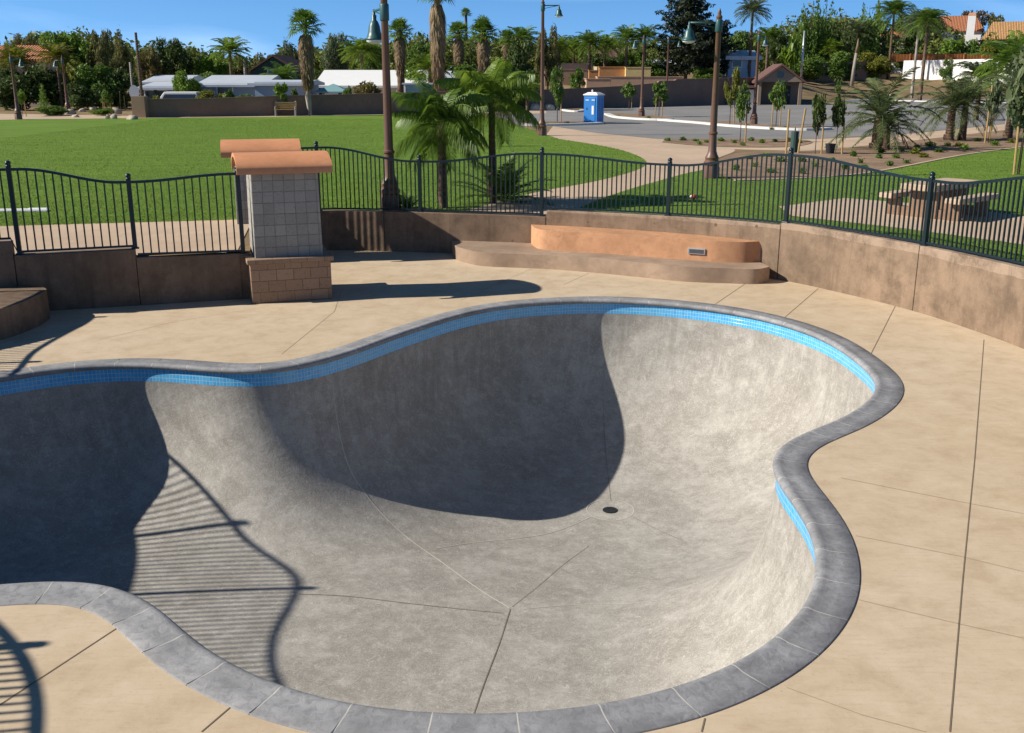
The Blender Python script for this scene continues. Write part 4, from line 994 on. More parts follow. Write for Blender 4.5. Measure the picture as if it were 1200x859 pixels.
# background trees
TR = [
 ('loose', 8, 40, 112, 34, 'lf_mid', 'thin sparse tree above the left tiled roof'),
 ('loose', 33, 36, 116, 26, 'lf_olive', 'wispy tree left of the olive one above the tiled roof'),
 ('broad', 52, 32, 118, 30, 'lf_olive', 'olive tree rising behind the right end of the left tiled roof'),
 ('broad', 88, 31, 112, 62, 'lf_bright', 'bright green broad tree at top left'),
 ('feather', 124, 33, 112, 44, 'lf_olive', 'brownish feathery tree right of the bright green one'),
 ('feather', 146, 38, 116, 40, 'lf_olive', 'brownish feathery tree beside the tall utility pole'),
 ('bush', 25, 72, 98, 70, 'lf_dark', 'dark ivy-like mass behind the first lamp post at left'),
 ('bush', 68, 62, 100, 70, 'lf_dark', 'dark mass of foliage behind the second lamp post at left'),
 ('bush', 118, 66, 102, 62, 'lf_mid', 'green thicket above the row of young trunks at left'),
 ('bush', 146, 72, 103, 42, 'lf_dark', 'dark thicket left of the utility pole'),
 ('bush', 100, 88, 96, 40, 'lf_dark', 'low dark shrub behind the stakes at left'),
 ('bush', 92, 60, 104, 36, 'lf_yellow', 'yellowish bush under the bright green tree'),
 ('feather', 182, 54, 125, 44, 'lf_brown', 'brownish tree right of the utility pole'),
 ('feather', 206, 43, 128, 62, 'lf_dark', 'dark pointed tree above the mobile homes'),
 ('broad', 250, 55, 130, 50, 'lf_bright', 'light green tree right of the dark pointed tree'),
 ('broad', 285, 62, 136, 46, 'lf_olive', 'olive tree left of the gabled house'),
 ('bush', 232, 74, 118, 52, 'lf_mid', 'green hedge behind the mobile homes'),
 ('broad', 221, 77, 92, 34, 'lf_bright', 'bright green tree in front of the mobile homes'),
 ('bush', 246, 101, 90, 44, 'lf_yellow', 'yellow flowering bush over the wall by the bright tree'),
 ('bush', 280, 104, 90, 44, 'lf_mid', 'green bush over the long brown wall'),
 ('broad', 317, 57, 135, 40, 'lf_olive', 'olive tree behind the gabled house'),
 ('feather', 340, 46, 135, 30, 'lf_grey', 'grey-green slender tree left of the skirted fan palm'),
 ('feather', 396, 37, 130, 46, 'lf_grey', 'grey-green drooping tree right of the skirted fan palm'),
 ('bush', 380, 74, 118, 60, 'lf_dark', 'dark bush under the grey-green drooping tree'),
 ('bush', 430, 76, 116, 46, 'lf_bright', 'bright bush above the big white roof'),
 ('broad', 437, 46, 125, 44, 'lf_mid', 'mid green tree behind the bell of the tall lamp post'),
 ('bush', 428, 94, 92, 40, 'lf_brown', 'brownish low tree over the wall left of the tall lamp post'),
 ('broad', 492, 46, 130, 40, 'lf_mid', 'mid green tree between two fan palms'),
 ('bush', 486, 66, 112, 56, 'lf_bright', 'bright green bushes above the white roof'),
 ('bush', 540, 66, 112, 64, 'lf_mid', 'green bushes under the rusty-skirted palm'),
 ('bush', 580, 62, 112, 60, 'lf_dark', 'dark bushes behind the near palms'),
 ('broad', 607, 42, 116, 44, 'lf_dark', 'dark tree left of the lamp post over the path'),
 ('bush', 612, 74, 106, 46, 'lf_dark', 'dark shrub behind the centre wall, left of the lamp post'),
 ('feather', 641, 29, 122, 40, 'lf_olive', 'tall feathery olive tree behind the lamp post over the path'),
 ('broad', 660, 62, 165, 60, 'lf_mid', 'green tree behind the palms above the pinkish terrace'),
 ('broad', 705, 58, 168, 60, 'lf_dark', 'dark tree behind the palms above the orange wall'),
 ('cone', 709, 42, 170, 22, 'lf_conifer', 'small dark pointed conifer among the palms'),
 ('broad', 745, 58, 168, 50, 'lf_mid', 'green tree left of the big conifer'),
 ('pine', 803, -4, 148, 112, 'lf_conifer', 'big black-green conifer with ragged boughs'),
 ('pine', 838, 26, 152, 76, 'lf_conifer', 'lower dark conifer right of the big one'),
 ('bush', 770, 62, 150, 40, 'lf_mid', 'green bush at the foot of the big conifer'),
 ('bush', 828, 76, 145, 40, 'lf_mid', 'bush above the brown wall, right of the conifer'),
 ('broad', 862, 32, 165, 36, 'lf_mid', 'green tree behind the flat-roofed house'),
 ('broad', 905, 30, 172, 34, 'lf_dark', 'dark tree behind the brown-roofed building'),
 ('banana', 925, 30, 165, 34, 'lf_palmbright', 'bird-of-paradise clump with paddle leaves above the brown-roofed building'),
 ('column', 946, 2, 190, 34, 'lf_mid', 'first ficus column of the row, above the bird-of-paradise'),
 ('column', 962, -6, 192, 34, 'lf_mid', 'tallest ficus column, second of the row'),
 ('column', 985, 10, 190, 34, 'lf_dark', 'third ficus column of the row, darker and lower'),
 ('column', 1012, 2, 194, 36, 'lf_mid', 'ficus column with a twin point in the middle of the row'),
 ('column', 1026, 0, 196, 30, 'lf_dark', 'slim dark ficus column at the right end of the row'),
 ('broad', 1056, 10, 215, 36, 'lf_mid', 'green tree behind the palms left of the tiled house'),
 ('broad', 1082, 8, 215, 36, 'lf_grey', 'grey-green tree rising left of the tiled house'),
 ('bush', 945, 58, 178, 46, 'lf_mid', 'green bush over the sloping brown wall, left part'),
 ('bush', 985, 54, 182, 50, 'lf_mid', 'green bush over the sloping brown wall, middle part'),
 ('bush', 1022, 56, 186, 44, 'lf_yellow', 'yellowish bush at the right end of the sloping brown wall'),
 ('bush', 1066, 46, 200, 40, 'lf_dark', 'dark bush behind the wooden fence, left of the tiled house'),
 ('bush', 1118, 38, 200, 44, 'lf_bright', 'round bright bush in front of the tiled house'),
 ('bush', 1140, 40, 202, 40, 'lf_mid', 'round bush under the white chimney'),
 ('bush', 1168, 36, 198, 40, 'lf_yellow', 'loose yellow-green bush before the tan roof'),
 ('loose', 1195, 44, 196, 34, 'lf_mid', 'loose tree at the right edge before the tan roof'),
 ('broad', 1130, 8, 245, 44, 'lf_red', 'reddish-brown tree behind the tiled house'),
 ('broad', 1158, 14, 250, 28, 'lf_olive', 'small olive tree right of the white chimney'),
 ('cone', 53, 97, 88, 20, 'lf_bright', 'small bright green conifer on the bank behind the left lawn'),
 ('bush', 60, 122, 84, 40, 'lf_mid', 'low ground shrub under the small bright conifer'),
 ('bush', 118, 124, 84, 30, 'lf_bright', 'low bright shrub between the boulders'),
 ('bush', 1107, 64, 176, 18, 'lf_mid', 'small shrub growing against the white wall'),
 ('bush', 600, 78, 98, 50, 'lf_dark', 'dark hedge directly behind the near palms'),
]
for a in TR: tree(*a)
fw = []; gw = random.Random(77)
tops = [(-60, 50), (0, 48), (60, 44), (120, 42), (165, 58), (200, 54), (260, 66), (300, 70), (350, 58), (410, 52), (470, 50), (530, 44), (600, 46), (650, 52), (700, 48), (750, 46), (800, 40), (850, 42), (900, 38), (930, 22), (980, 20), (1030, 22), (1060, 30), (1090, 40), (1130, 36), (1200, 40), (1280, 36)]
for k in range(820):
    px = gw.uniform(-60, 1280); i = max(j for j in range(len(tops)) if tops[j][0] <= px); i = min(i, len(tops) - 2)
    yt = tops[i][1] + (tops[i + 1][1] - tops[i][1]) * (px - tops[i][0]) / (tops[i + 1][0] - tops[i][0]); Y = gw.uniform(150, 178) if px < 560 else gw.uniform(205, 250) if px > 900 else gw.uniform(178, 215)
    q = P(px, yt + gw.uniform(4, 34) if gw.random() < .75 else yt + gw.uniform(2, 6), Y); s_ = gw.uniform(1.3, 2.9); fw.append((q.x, Y, q.z - s_ * .7, s_, s_, s_ * gw.uniform(.8, 1.5)))
me = quads_mesh('far_woods', *leaf_cloud(fw, 95000, .42, 9, .45, .5, 0, .5), M['lf_woods']); o = bpy.data.objects.new('far_woods', me); COL.objects.link(o); o['kind'] = 'stuff'
# saplings
SG = 'staked young trees'
SP_ = [('sapling', 127, 106, 84, 20, 'lf_mid', 'young tree with a bare stem before the left thicket', 2),
 ('sapling', 27, 104, 82, 14, 'lf_bright', 'young tree beside the first lamp post at left', 2)]
for (k, px, yt, Y, wp, mt_, lb, stk) in SP_: tree(k, px, yt, Y, wp, mt_, lb, SG, None, stk)
for (k, px, yt, yb, wp, mt_, lb, stk) in [
 ('sapling', 331, 98, 135.5, 22, 'lf_bright', 'young tree standing behind the park bench', 2), ('sapling', 347, 104, 134.5, 10, 'lf_mid', 'tiny young tree between bench and skirted palm', 0),
 ('sapling', 408, 100, 133.5, 16, 'lf_mid', 'young dark-leaved tree against the wall right of the skirted palm', 2), ('sapling', 434, 96, 133.3, 34, 'lf_brown', 'brownish young tree with three stakes against the wall', 3),
 ('sapling', 185, 112, 136, 14, 'lf_yellow', 'bare staked sapling at the left end of the long wall', 2), ('sapling', 270, 104, 135.5, 16, 'lf_mid', 'staked sapling at the middle of the long wall', 3),
 ('tallsapling', 653, 76, 144, 26, 'lf_mid', 'slim young tree left of the blue portable toilet', 1), ('sapling', 676, 80, 127, 26, 'lf_mid', 'round-headed young tree behind the blue portable toilet', 2),
 ('sapling', 737, 96, 128, 22, 'lf_mid', 'young tree left of the island lamp post', 1), ('sapling', 772, 97, 137, 24, 'lf_mid', 'drooping young tree on pink stakes in the parking island', 2),
 ('tallsapling', 855, 72, 147, 24, 'lf_yellow', 'slender yellowish young tree in the parking island', 1), ('tallsapling', 867, 92, 167, 26, 'lf_mid', 'tall young tree in the bed behind the near lamp post', 1),
 ('sapling', 909, 96, 149, 26, 'lf_mid', 'round leafy young tree in front of the brown-roofed building', 2), ('sapling', 955, 110, 181, 24, 'lf_dark', 'young tree with large dark leaves, left of the black pot', 1),
 ('sapling', 979, 108, 181, 20, 'lf_dark', 'young tree with a reddish stem, right of the black pot', 1), ('sapling', 560, 124, 172, 14, 'lf_mid', 'small sapling on the lawn behind the near palms', 3),
 ('tallsapling', 1193, 36, 205, 70, 'lf_grey', 'grey-leaved tree tied to a tall stake at the right edge', 0), ('sapling', 1158, 92, 168, 22, 'lf_grey', 'thin young tree between two tall stakes in the planting bed', 0),
 ('sapling', 982, 94, 118.6, 10, 'lf_mid', 'small bright tree at the far kerb', 0)]:
    tree(k, px, yt, 0, wp, mt_, lb, SG, None, stk, None, yb)
def stake(b, t, label, group='tall wooden tree stakes'):
    p = U(*b); p = U(b[0], b[1], GZ); q = P(t[0], t[1], p.y); mb = MB(); mb.tube([(0, 0, -.05), (q.x - p.x, 0, q.z - p.z)], .04, 8)
    o = mb.build('tree_stake', M['stake'], None, loc=p); tag(o, label, 'stake', group)
stake((921, 181), (925, 128), 'left stake of the pair around the green tube'); stake((935, 180), (944, 127), 'leaning right stake of the pair around the green tube')
stake((1154, 168), (1163, 100), 'left stake of the thin young tree in the bed'); stake((1159, 167), (1167, 105), 'right stake of the thin young tree in the bed'); stake((1188, 205), (1198, 106), 'tall stake at the right edge of the lawn')
for k, x in enumerate((66, 70, 74, 87, 91, 94, 102, 118, 121, 125, 141, 147)):
    stake((x, 127 + (k * 7 % 3)), (x - 1 - k % 2, 106 + (k * 5 % 7)), 'thin wooden stake in the row before the dark thicket at left', 'stakes before the thicket')
tb = empty('tree_guard', U(930, 179, GZ), 0, 'green plastic tree guard tube between two stakes', 'tree guard')
mb = MB(); mb.lathe([(.17, 0), (.16, .02), (.16, .85), (.15, .87)], n=12); mb.build('tube', M['greygreen'], tb); mb = MB(); mb.lathe([(.03, .8), (.025, 1.0), (.01, 1.05)], n=8); mb.build('stem', M['bark'], tb)
pt = empty('plant_pot', U(972.5, 180, GZ), 0, 'black nursery pot lying between two young trees', 'pot')
mb = MB(); mb.lathe([(.16, 0), (.20, .36), (.215, .36), (.215, .40), (.185, .40), (.17, .3)], n=18); mb.build('pot', M['black'], pt); mb = MB(); mb.lathe([(.18, .33), (.05, .35)], n=14); mb.build('soil', M['dirt'], pt)
# small plants in the planting beds
rg = random.Random(11); cnt = 0
BP = [(x, y) for x, y in [(783, 165.5), (800, 165), (815, 166), (828, 167.5), (845, 166), (860, 168), (880, 165.5), (893, 168), (908, 166), (925, 165.5), (936, 168), (820, 170), (870, 171)]]
BQ = [(862, 200), (885, 196), (905, 203), (878, 187), (898, 184), (915, 190), (940, 190), (955, 196), (975, 190), (1000, 184), (1008, 192), (1032, 180), (1030, 186), (1050, 186), (1056, 178), (1072, 181), (1075, 176), (1090, 172), (1110, 172), (1124, 172), (1131, 176), (1100, 179), (1145, 166), (1012, 198), (990, 199), (1062, 192), (1042, 195), (940, 204), (1165, 171), (1185, 168), (1082, 185)]
for (x, y) in BP + BQ:
    sm = (x, y) in BP; tree('clump', x, y - (5 if sm else 7) - rg.random() * (3 if sm else 4), 0, rg.uniform(8, 12) if sm else rg.uniform(10, 18), rg.choice(['lf_bright', 'lf_mid', 'lf_yellow', 'lf_mid']),
         'small tufted plant in the narrow bed beside the parking lot' if sm else 'small tufted plant in the soil of the right-hand planting bed', 'small plants in the narrow bed' if sm else 'small plants in the right-hand bed', ybase=y)
for (x, y) in [(905, 152), (920, 151.5), (875, 149), (840, 146.5), (725, 138), (760, 140), (640, 146.5), (665, 146)]:
    tree('clump', x, y - 5, 0, 9, rg.choice(['lf_bright', 'lf_yellow']), 'small tufted plant in a parking island', 'small plants in the parking islands', ybase=y)

# ------------------------------------------------------------------ lamp posts
def lamp_post(base, top, lamp, label, group='brown lamp posts', arm_z=None, kr=1.0, ybase=None, pedestal=True):
    """base = ground point, top = height, lamp = vector from the top of the pole to the head of the lamp"""
    r = empty('lamp_post', base, 0, label, 'lamp post', group); h = top - base.z
    if pedestal:
        mb = MB(); mb.lathe([(.26 * kr, -.05), (.26 * kr, .32), (.24 * kr, .36), (.24 * kr, .40), (.18 * kr, .44)], n=8); shade_auto(mb.build('pedestal', M['lamp_brown'], r), 30)
    z0 = .42 if pedestal else 0
    mb = MB(); mb.lathe([(.24 * kr, z0), (.25 * kr, z0 + .08), (.20 * kr, z0 + .14), (.215 * kr, z0 + .22), (.17 * kr, z0 + .30), (.13 * kr, z0 + .42), (.115 * kr, z0 + .9), (.14 * kr, z0 + .93), (.14 * kr, z0 + .97), (.108 * kr, z0 + 1.0), (.075 * kr, h - .25), (.095 * kr, h - .22), (.095 * kr, h - .18), (.05 * kr, h - .12), (.06 * kr, h - .06), (.012 * kr, h + .06)], n=14)
    shade_auto(mb.build('pole', M['lamp_brown'], r), 35)
    az = h - .35 if arm_z is None else arm_z - base.z
    a0 = Vector((0, 0, az)); e = Vector((lamp.x, lamp.y, az))
    mb = MB(); mb.tube([a0, e], .028, 8); mb.tube([a0 - Vector((0, 0, .16)), e * .8 + Vector((0, 0, -.02)) * 0 + (a0 - Vector((0, 0, .16))) * .2 + Vector((0, 0, 0)), e], .014, 6); mb.lathe([(.1 * kr, az - .27), (.11 * kr, az - .25), (.11 * kr, az + .07), (.1 * kr, az + .09)], n=12)
    mb.build('arm', M['lamp_green'], r, True)
    k = lamp.z * .78
    mb = MB(); c = (e.x, e.y, e.z)
    mb.lathe([(.02, .04), (.035, 0), (.035, -.08 * k), (.06, -.1 * k), (.055, -.2 * k), (.09, -.24 * k), (.13, -.34 * k), (.15, -.48 * k), (.19, -.60 * k), (.225, -.64 * k), (.215, -.66 * k)], c, 18); s = mb.build('lamp_shade', M['lamp_green'], r, True)
    mb = MB(); mb.lathe([(.20, -.655 * k), (.19, -.70 * k), (.10, -.75 * k), (.02, -.76 * k)], c, 16); mb.build('lamp_glass', M['lamp_glass'], s, True)
    return r
def lamp_px(bx, by, tx, ty, lx, ly, label, dy=0.0, arm=False, kr=1.0, size=1.0, ped=True, kk=1.0):
    b = U(bx, by, GZ); t = P(bx, ty, b.y); l = P(lx, ly, b.y + dy)
    return lamp_post(b, t.z, Vector((l.x - b.x, dy, kk)), label, kr=kr, pedestal=ped, arm_z=l.z if arm else None)
lamp_px(458, 247.5, 449, -60, 438, 13, 'tall rusty lamp post beside the near palms, its top above the picture', 1.1, True, .95, kk=1.25)
lamp_px(833, 209, 845, 12, 808, 30, 'brown lamp post on the right of the path, green bell lamp hanging to its left', 0, False, 1.0)
lamp_px(635, 159, 636, -2, 655, 12, 'brown lamp post over the path with a dark bell lamp to its right', 0, False, 1.0)
lamp_px(751.5, 137.5, 754, 42, 744, 48, 'lamp post in the parking island, in front of the palms', 0, False, 1.05)
lamp_px(883, 147, 889, 36, 897, 46, 'lamp post on the island right of the slender yellowish tree', 0, False, 1.0)
lamp_px(780.5, 124, 783, 44, 796, 47, 'lamp post against the brown wall in front of the big conifer', 0, False, 1.0)
lamp_px(22, 140, 12, 63, 24, 70, 'first lamp post at the left edge of the lawn', 0, False, 1.05)
lamp_px(80, 131, 73, 66, 64, 72, 'second lamp post at left, among the boulders', 0, False, 1.05)
up = empty('utility_pole', (PX(168, 92), 92, GZ), 0, 'tall black utility pole behind the left end of the long wall', 'utility pole')
hz_ = P(163, 38, 92).z - GZ
mb = MB(); mb.tube([(0, 0, -.1), (0, 0, hz_)], [.16, .11], 10); mb.build('pole', M['bark'], up)
mb = MB(); mb.box((.15, 0, hz_ - 3.2), (.7, .12, .12)); mb.build('cross_arm', M['bark'], up)
def pole(px, yb, yt, Y, r_, mat, label):
    b = Vector((PX(px, Y), Y, 0)); b.z = T(b.x, Y); mb = MB(); hh = P(px, yt, Y).z - b.z; mb.tube([(0, 0, -.2), (0, 0, hh)], [r_, r_ * .7], 8); mb.lathe([(r_ * 1.5, -.2), (r_ * 1.5, .25), (r_ * 1.1, .3)], n=8)
    o = mb.build('pole', M[mat], None, True, loc=b); tag(o, label, 'pole')
pole(158, 105, 73, 96, .14, 'greybark', 'short grey pole left of the utility pole'); pole(290, 90, 68, 120, .22, 'greybark', 'grey wooden pole left of the gabled house'); pole(937, 108, 36, 160, .2, 'metal', 'grey street pole in front of the ficus columns')
stump = empty('palm_trunk', (PX(997, 172), 172, T(PX(997, 172), 172)), 0, 'pale palm trunk with a rusty broken top on the slope', 'palm trunk')
hh = P(998, 62, 172).z - stump.location.z; mb = MB(); mb.tube([(0, 0, -.2), (.1, 0, hh * .5), (.3, 0, hh)], [.32, .27, .24], 10); mb.build('trunk', M['greybark'], stump, True)
mb = MB(); mb.tube([(.3, 0, hh), (.42, 0, hh + 1.2), (.4, 0, hh + 2.2)], [.27, .2, .05], 8); mb.build('broken_top', M['skirt'], stump, True)

# ------------------------------------------------------------------ walls and fences beyond
def long_wall(name, label, pts, th, mat, cat='wall', cap=True):
    """pts: (px, Y, y_top) picture columns with distance"""
    r = empty(name, (0, 0, 0), 0, label, cat); w3 = []
    for (px, Y, yt) in pts: x = PX(px, Y, 2); w3.append((Vector((x, Y, 0)), P(px, yt, Y).z))
    c = [a for a, _ in w3]; b = off(c, th); tz = [z for _, z in w3]; mb = MB(); zb = min(T(p.x, p.y) for p in c) - .6
    mb.prism([(p.x, p.y) for p in c] + [(p.x, p.y) for p in reversed(b)], zb, tz + list(reversed(tz))); mb.build('wall_body', M[mat], r)
    if cap:
        f_ = off(c, -.04); b2 = off(c, th + .04); vs = []; fs = []; n = len(c); mb = MB()
        for k in range(n):
            for (p, dz) in ((f_[k], .005), (b2[k], .005), (b2[k], .10), (f_[k], .10)): vs.append((p.x, p.y, tz[k] + dz))
        for k in range(n - 1):
            for j in range(4): j2 = (j + 1) % 4; fs.append((k * 4 + j, (k + 1) * 4 + j, (k + 1) * 4 + j2, k * 4 + j2))
        fs += [(3, 2, 1, 0), tuple((n - 1) * 4 + j for j in range(4))]
        mb.add(vs, fs); mb.build('wall_cap', M[mat], r)
    return r
w1 = long_wall('block_wall', 'long brown block wall behind the left lawn and the park bench', [(172, 80.5, 117.5), (250, 82, 116.5), (330, 84, 113.5), (400, 86, 112), (455, 88, 110.5), (530, 92, 108), (600, 97, 106.5)], .25, 'blockwall')
wend = MB(); x0 = PX(165.5, 80.3); wend.box((x0 + .05, 80.2, GZ + .75), (1.0, .9, P(166, 117, 80).z - GZ + .75 - .4)); tag(wend.build('wall_pier', M['blockwall_tan'], w1))
long_wall('block_wall', 'stepped brown block wall behind the parking lot', [(601, 98, 106.5), (640, 100, 106), (690, 104, 104), (735, 107, 101.5), (770, 110, 98), (772, 110.2, 96), (790, 112, 95.5), (792, 112.2, 94), (850, 118, 92.5), (940, 126, 91)], .25, 'blockwall')
long_wall('slope_wall', 'brown wall stepping up the slope below the ficus row', [(928, 178, 76), (960, 180, 74.5), (1000, 183, 73), (1042, 187, 71.5)], .3, 'blockwall')
long_wall('white_wall', 'long white garden wall on the slope below the wooden fence', [(1056, 190, 71), (1110, 183, 70), (1160, 176.5, 69), (1215, 170, 68)], .3, 'whitewall', 'wall', False)
wf = empty('wooden_fence', (0, 0, 0), 0, 'orange wooden fence along the top of the white wall', 'fence'); mb = MB()
xa, xb = PX(1043, 189, 6), PX(1215, 191, 6)
for k in range(46):
    q = (k + .5) / 46; px = 1043 + 172 * q; Y = 193 - 22 * q; p0 = P(px, 72, Y); p1 = P(px, 63.5 - 1.0 * q, Y); mb.box((p0.x, Y, (p0.z + p1.z) / 2), (abs(xb - xa) / 46 * .97, .05, p1.z - p0.z))
mb.build('boards', M['wood'], wf)
for k in range(9):
    px = 1045 + 21 * k; Y = 192.6 - 2.69 * k; p0 = P(px, 72.5, Y); p1 = P(px, 62.5, Y); mb = MB(); mb.box((p0.x, Y - .1, (p0.z + p1.z) / 2), (.22, .18, p1.z - p0.z)); mb.build('post', M['wood'], wf)
def slab_px(name, label, px0, px1, Y, y0, y1, depth, mat, cat='wall'):
    a = P(px0, y1, Y); b = P(px1, y0, Y); r = empty(name, ((a.x + b.x) / 2, Y, a.z), 0, label, cat); mb = MB(); hgt = b.z - a.z
    mb.box((0, depth / 2, hgt / 2 - .5), (b.x - a.x, depth, hgt + 1.0)); mb.build('wall_body', M[mat], r, bevel=.03); mb = MB(); mb.box((0, depth / 2, hgt + .06), (b.x - a.x + .12, depth + .12, .1)); mb.build('wall_cap', M[mat], r); return r
slab_px('terrace_wall', 'orange terrace wall on the slope behind the parking lot', 702, 732.5, 146, 79, 88.5, 1.2, 'terrace_orange')
slab_px('terrace_wall', 'yellow terrace wall right of the orange one', 733, 763, 145, 79.5, 90.5, 1.2, 'terrace_yellow')
slab_px('terrace_wall', 'pinkish stepped terrace wall above the block wall', 687, 716, 132, 93, 103, 3, 'peach')
slab_px('terrace_wall', 'wide pinkish terrace wall under the yellow one', 700, 800, 138, 90.5, 101, 3, 'peach')
slab_px('terrace_wall', 'rust red terrace wall left of the orange one', 690, 701.5, 144, 83, 91, 1, 'terrace_orange')
slab_px('terrace_wall', 'brown terrace wall behind the round-headed young tree', 638, 689, 142, 82, 97, 1, 'blockwall_tan')
slab_px('terrace_wall', 'pale low wall under the palms behind the lamp post', 652, 694, 150, 75, 83, 1, 'peach')

# ------------------------------------------------------------------ houses
def win(r, c, w_, h_, mat='glass', fm='white', t=.08):
    mb = MB(); mb.box(c, (w_ + .24, t, h_ + .24)); f_ = mb.build('window', M[fm], r); mb = MB(); mb.box((c[0], c[1] - t * .55, c[2]), (w_, t * .6, h_)); mb.build('pane', M[mat], f_)
def house(px0, px1, Y, y_eave, y_ridge, depth, label, wall='white', roof='rooftile', name='house', over=.5, yb=None, gable_front=False, hip=0.0, wins=(), th=.22, turn=0):
    a = P(px0, y_eave, Y); b = P(px1, y_eave, Y); xm = (a.x + b.x) / 2; wd = b.x - a.x; zg = (T(xm, Y) if yb is None else P(px0, yb, Y).z)
    r = empty(name, (xm, Y, zg), 0, label, 'house'); he = a.z - zg; hr = P((px0 + px1) / 2, y_ridge, Y + (0 if gable_front else depth / 2)).z - zg
    mb = MB(); mb.box((0, depth / 2, he / 2 - .4), (wd, depth, he + .8)); mb.build('wall', M[wall], r)
    hw = wd / 2 + over; y0, y1 = -over, depth + over; mb = MB()
    if gable_front:
        for dz in (0,):
            vs = [(-hw, y0, he - .1), (0, y0, hr), (hw, y0, he - .1), (-hw, y1, he - .1), (0, y1, hr), (hw, y1, he - .1)]
            vs += [(v[0], v[1], v[2] + th) for v in vs]
            mb.add(vs, [(0, 1, 4, 3), (1, 2, 5, 4), (6, 9, 10, 7), (7, 10, 11, 8), (0, 6, 7, 1), (1, 7, 8, 2), (3, 4, 10, 9), (4, 5, 11, 10), (0, 3, 9, 6), (2, 8, 11, 5)])
        g_ = MB(); g_.add([(-wd / 2, .0, he), (wd / 2, .0, he), (0, .0, hr - .05), (-wd / 2, .2, he), (wd / 2, .2, he), (0, .2, hr - .05)], [(0, 1, 2), (5, 4, 3), (0, 2, 5, 3), (1, 4, 5, 2)]); g_.build('gable', M[wall], r)
    else:
        ym = (y0 + y1) / 2; k = hw * (1 - hip)
        vs = [(-hw, y0, he - .1), (hw, y0, he - .1), (hw, y1, he - .1), (-hw, y1, he - .1), (-k, ym, hr), (k, ym, hr)]; n = 6
        vs += [(v[0], v[1], v[2] - th) for v in vs[:4]]
        mb.add(vs, [(0, 1, 5, 4), (1, 2, 5), (2, 3, 4, 5), (3, 0, 4), (9, 8, 7, 6), (0, 6, 7, 1), (1, 7, 8, 2), (2, 8, 9, 3), (3, 9, 6, 0)])
    ro = mb.build('roof', M[roof], r)
    for (fx, fz, w_, h_) in wins: win(r, (fx * wd, -.03, fz * he), w_, h_)
    r.rotation_euler = (0, 0, R(turn)); return r, ro, wd, he, hr
h1, h1r, wd1, he1, hr1 = house(1092, 1148, 215, 35, 18.5, 9, 'white two-storey house with a red tiled roof and white chimney on the hill', 'whitewall', 'rooftile', hip=.35, wins=[(-.28, .8, 1.2, 1.3), (.05, .8, 1.2, 1.3)], turn=-22)
cx_ = P(1145, 20, 212); mb = MB(); mb.box((cx_.x - h1.location.x, -2.2, cx_.z - h1.location.z - 4.2), (1.4, 1.2, 9.0)); ch = mb.build('chimney', M['whitewall'], h1); mb = MB(); mb.box((cx_.x - h1.location.x, -2.2, cx_.z - h1.location.z + .55), (1.5, 1.3, .5), 0, .8); mb.build('chimney_cap', M['terra'], ch)
house(1158, 1240, 206, 44, 25, 10, 'house with a broad tan tiled roof at the right edge', 'beige', 'rooftan', hip=.25, wins=[(-.3, .8, 1.4, 1.2)], turn=-22)
house(1030, 1060, 212, 42, 36, 8, 'white house glimpsed between palms left of the wooden fence', 'whitewall', 'rooftile', hip=.2, wins=[(-.2, .75, 1.0, 1.2)], turn=-22)
house(854, 888, 150, 65, 59, 9, 'pale blue-grey house with a flat roof behind the block wall', 'bluegrey', 'roofmetal', wins=[(-.2, .7, 1.2, 1.0)], th=.5)
house(-60, 57, 108, 68, 53, 8, 'house with a red tiled roof at the far left', 'beige', 'rooftile', hip=.02, wins=[(.1, .6, 1.2, 1.2)])
house(294, 348, 124, 84, 66, 10, 'dark green gabled house left of the skirted fan palm', 'greygreen', 'roofbrown', gable_front=True, wins=[(0, .92, 1.3, 1.0)], over=.3)
house(168, 208, 98, 101, 96, 9, 'mobile home with a low white roof behind the end of the long wall', 'bluegrey', 'roofmetal', 'mobile_home', wins=[(-.3, .6, 1.0, .9), (.0, .6, 1.0, .9)])
house(172, 212, 108, 95, 88, 9, 'mobile home with a white awning roof and a pinkish railing', 'beige', 'roofmetal', 'mobile_home')
house(235, 305, 104, 98, 88, 12, 'mobile home with a sloping white roofline beside the bright green tree', 'bluegrey', 'roofmetal', 'mobile_home', wins=[(-.1, .7, 1.4, .8)])
house(298, 356, 92, 96, 93.5, 7, 'pale blue mobile home with a flat roof behind the long wall', 'bluegrey', 'roofmetal', 'mobile_home')
house(380, 500, 110, 99, 82, 12, 'large hall with a low-pitched white roof behind the tall lamp post', 'white', 'white', 'hall', wins=[(-.3, .6, 1.4, .9)], over=1.0)
house(490, 560, 122, 90, 83, 10, 'white-roofed mobile home behind the near palms', 'bluegrey', 'roofmetal', 'mobile_home')
house(700, 735, 172, 68, 58, 9, 'grey-roofed house glimpsed behind the palms on the slope', 'beige', 'roofbrown', hip=.3)
house(762, 790, 152, 78, 70, 7, 'small white house at the foot of the big conifer', 'white', 'roofmetal')
gz_ = empty('gazebo', (PX(392, 95), 95, GZ), 0, 'small gazebo with a green pyramid roof behind the long wall', 'gazebo')
zr = P(392, 98, 95).z - GZ; ze = P(392, 107, 95).z - GZ; mb = MB(); mb.add([(-1.5, -1.5, ze), (1.5, -1.5, ze), (1.5, 1.5, ze), (-1.5, 1.5, ze), (0, 0, zr), (-1.5, -1.5, ze - .12), (1.5, -1.5, ze - .12), (1.5, 1.5, ze - .12), (-1.5, 1.5, ze - .12)], [(0, 1, 4), (1, 2, 4), (2, 3, 4), (3, 0, 4), (8, 7, 6, 5), (0, 5, 6, 1), (1, 6, 7, 2), (2, 7, 8, 3), (3, 8, 5, 0)]); mb.build('roof', M['teal'], gz_)
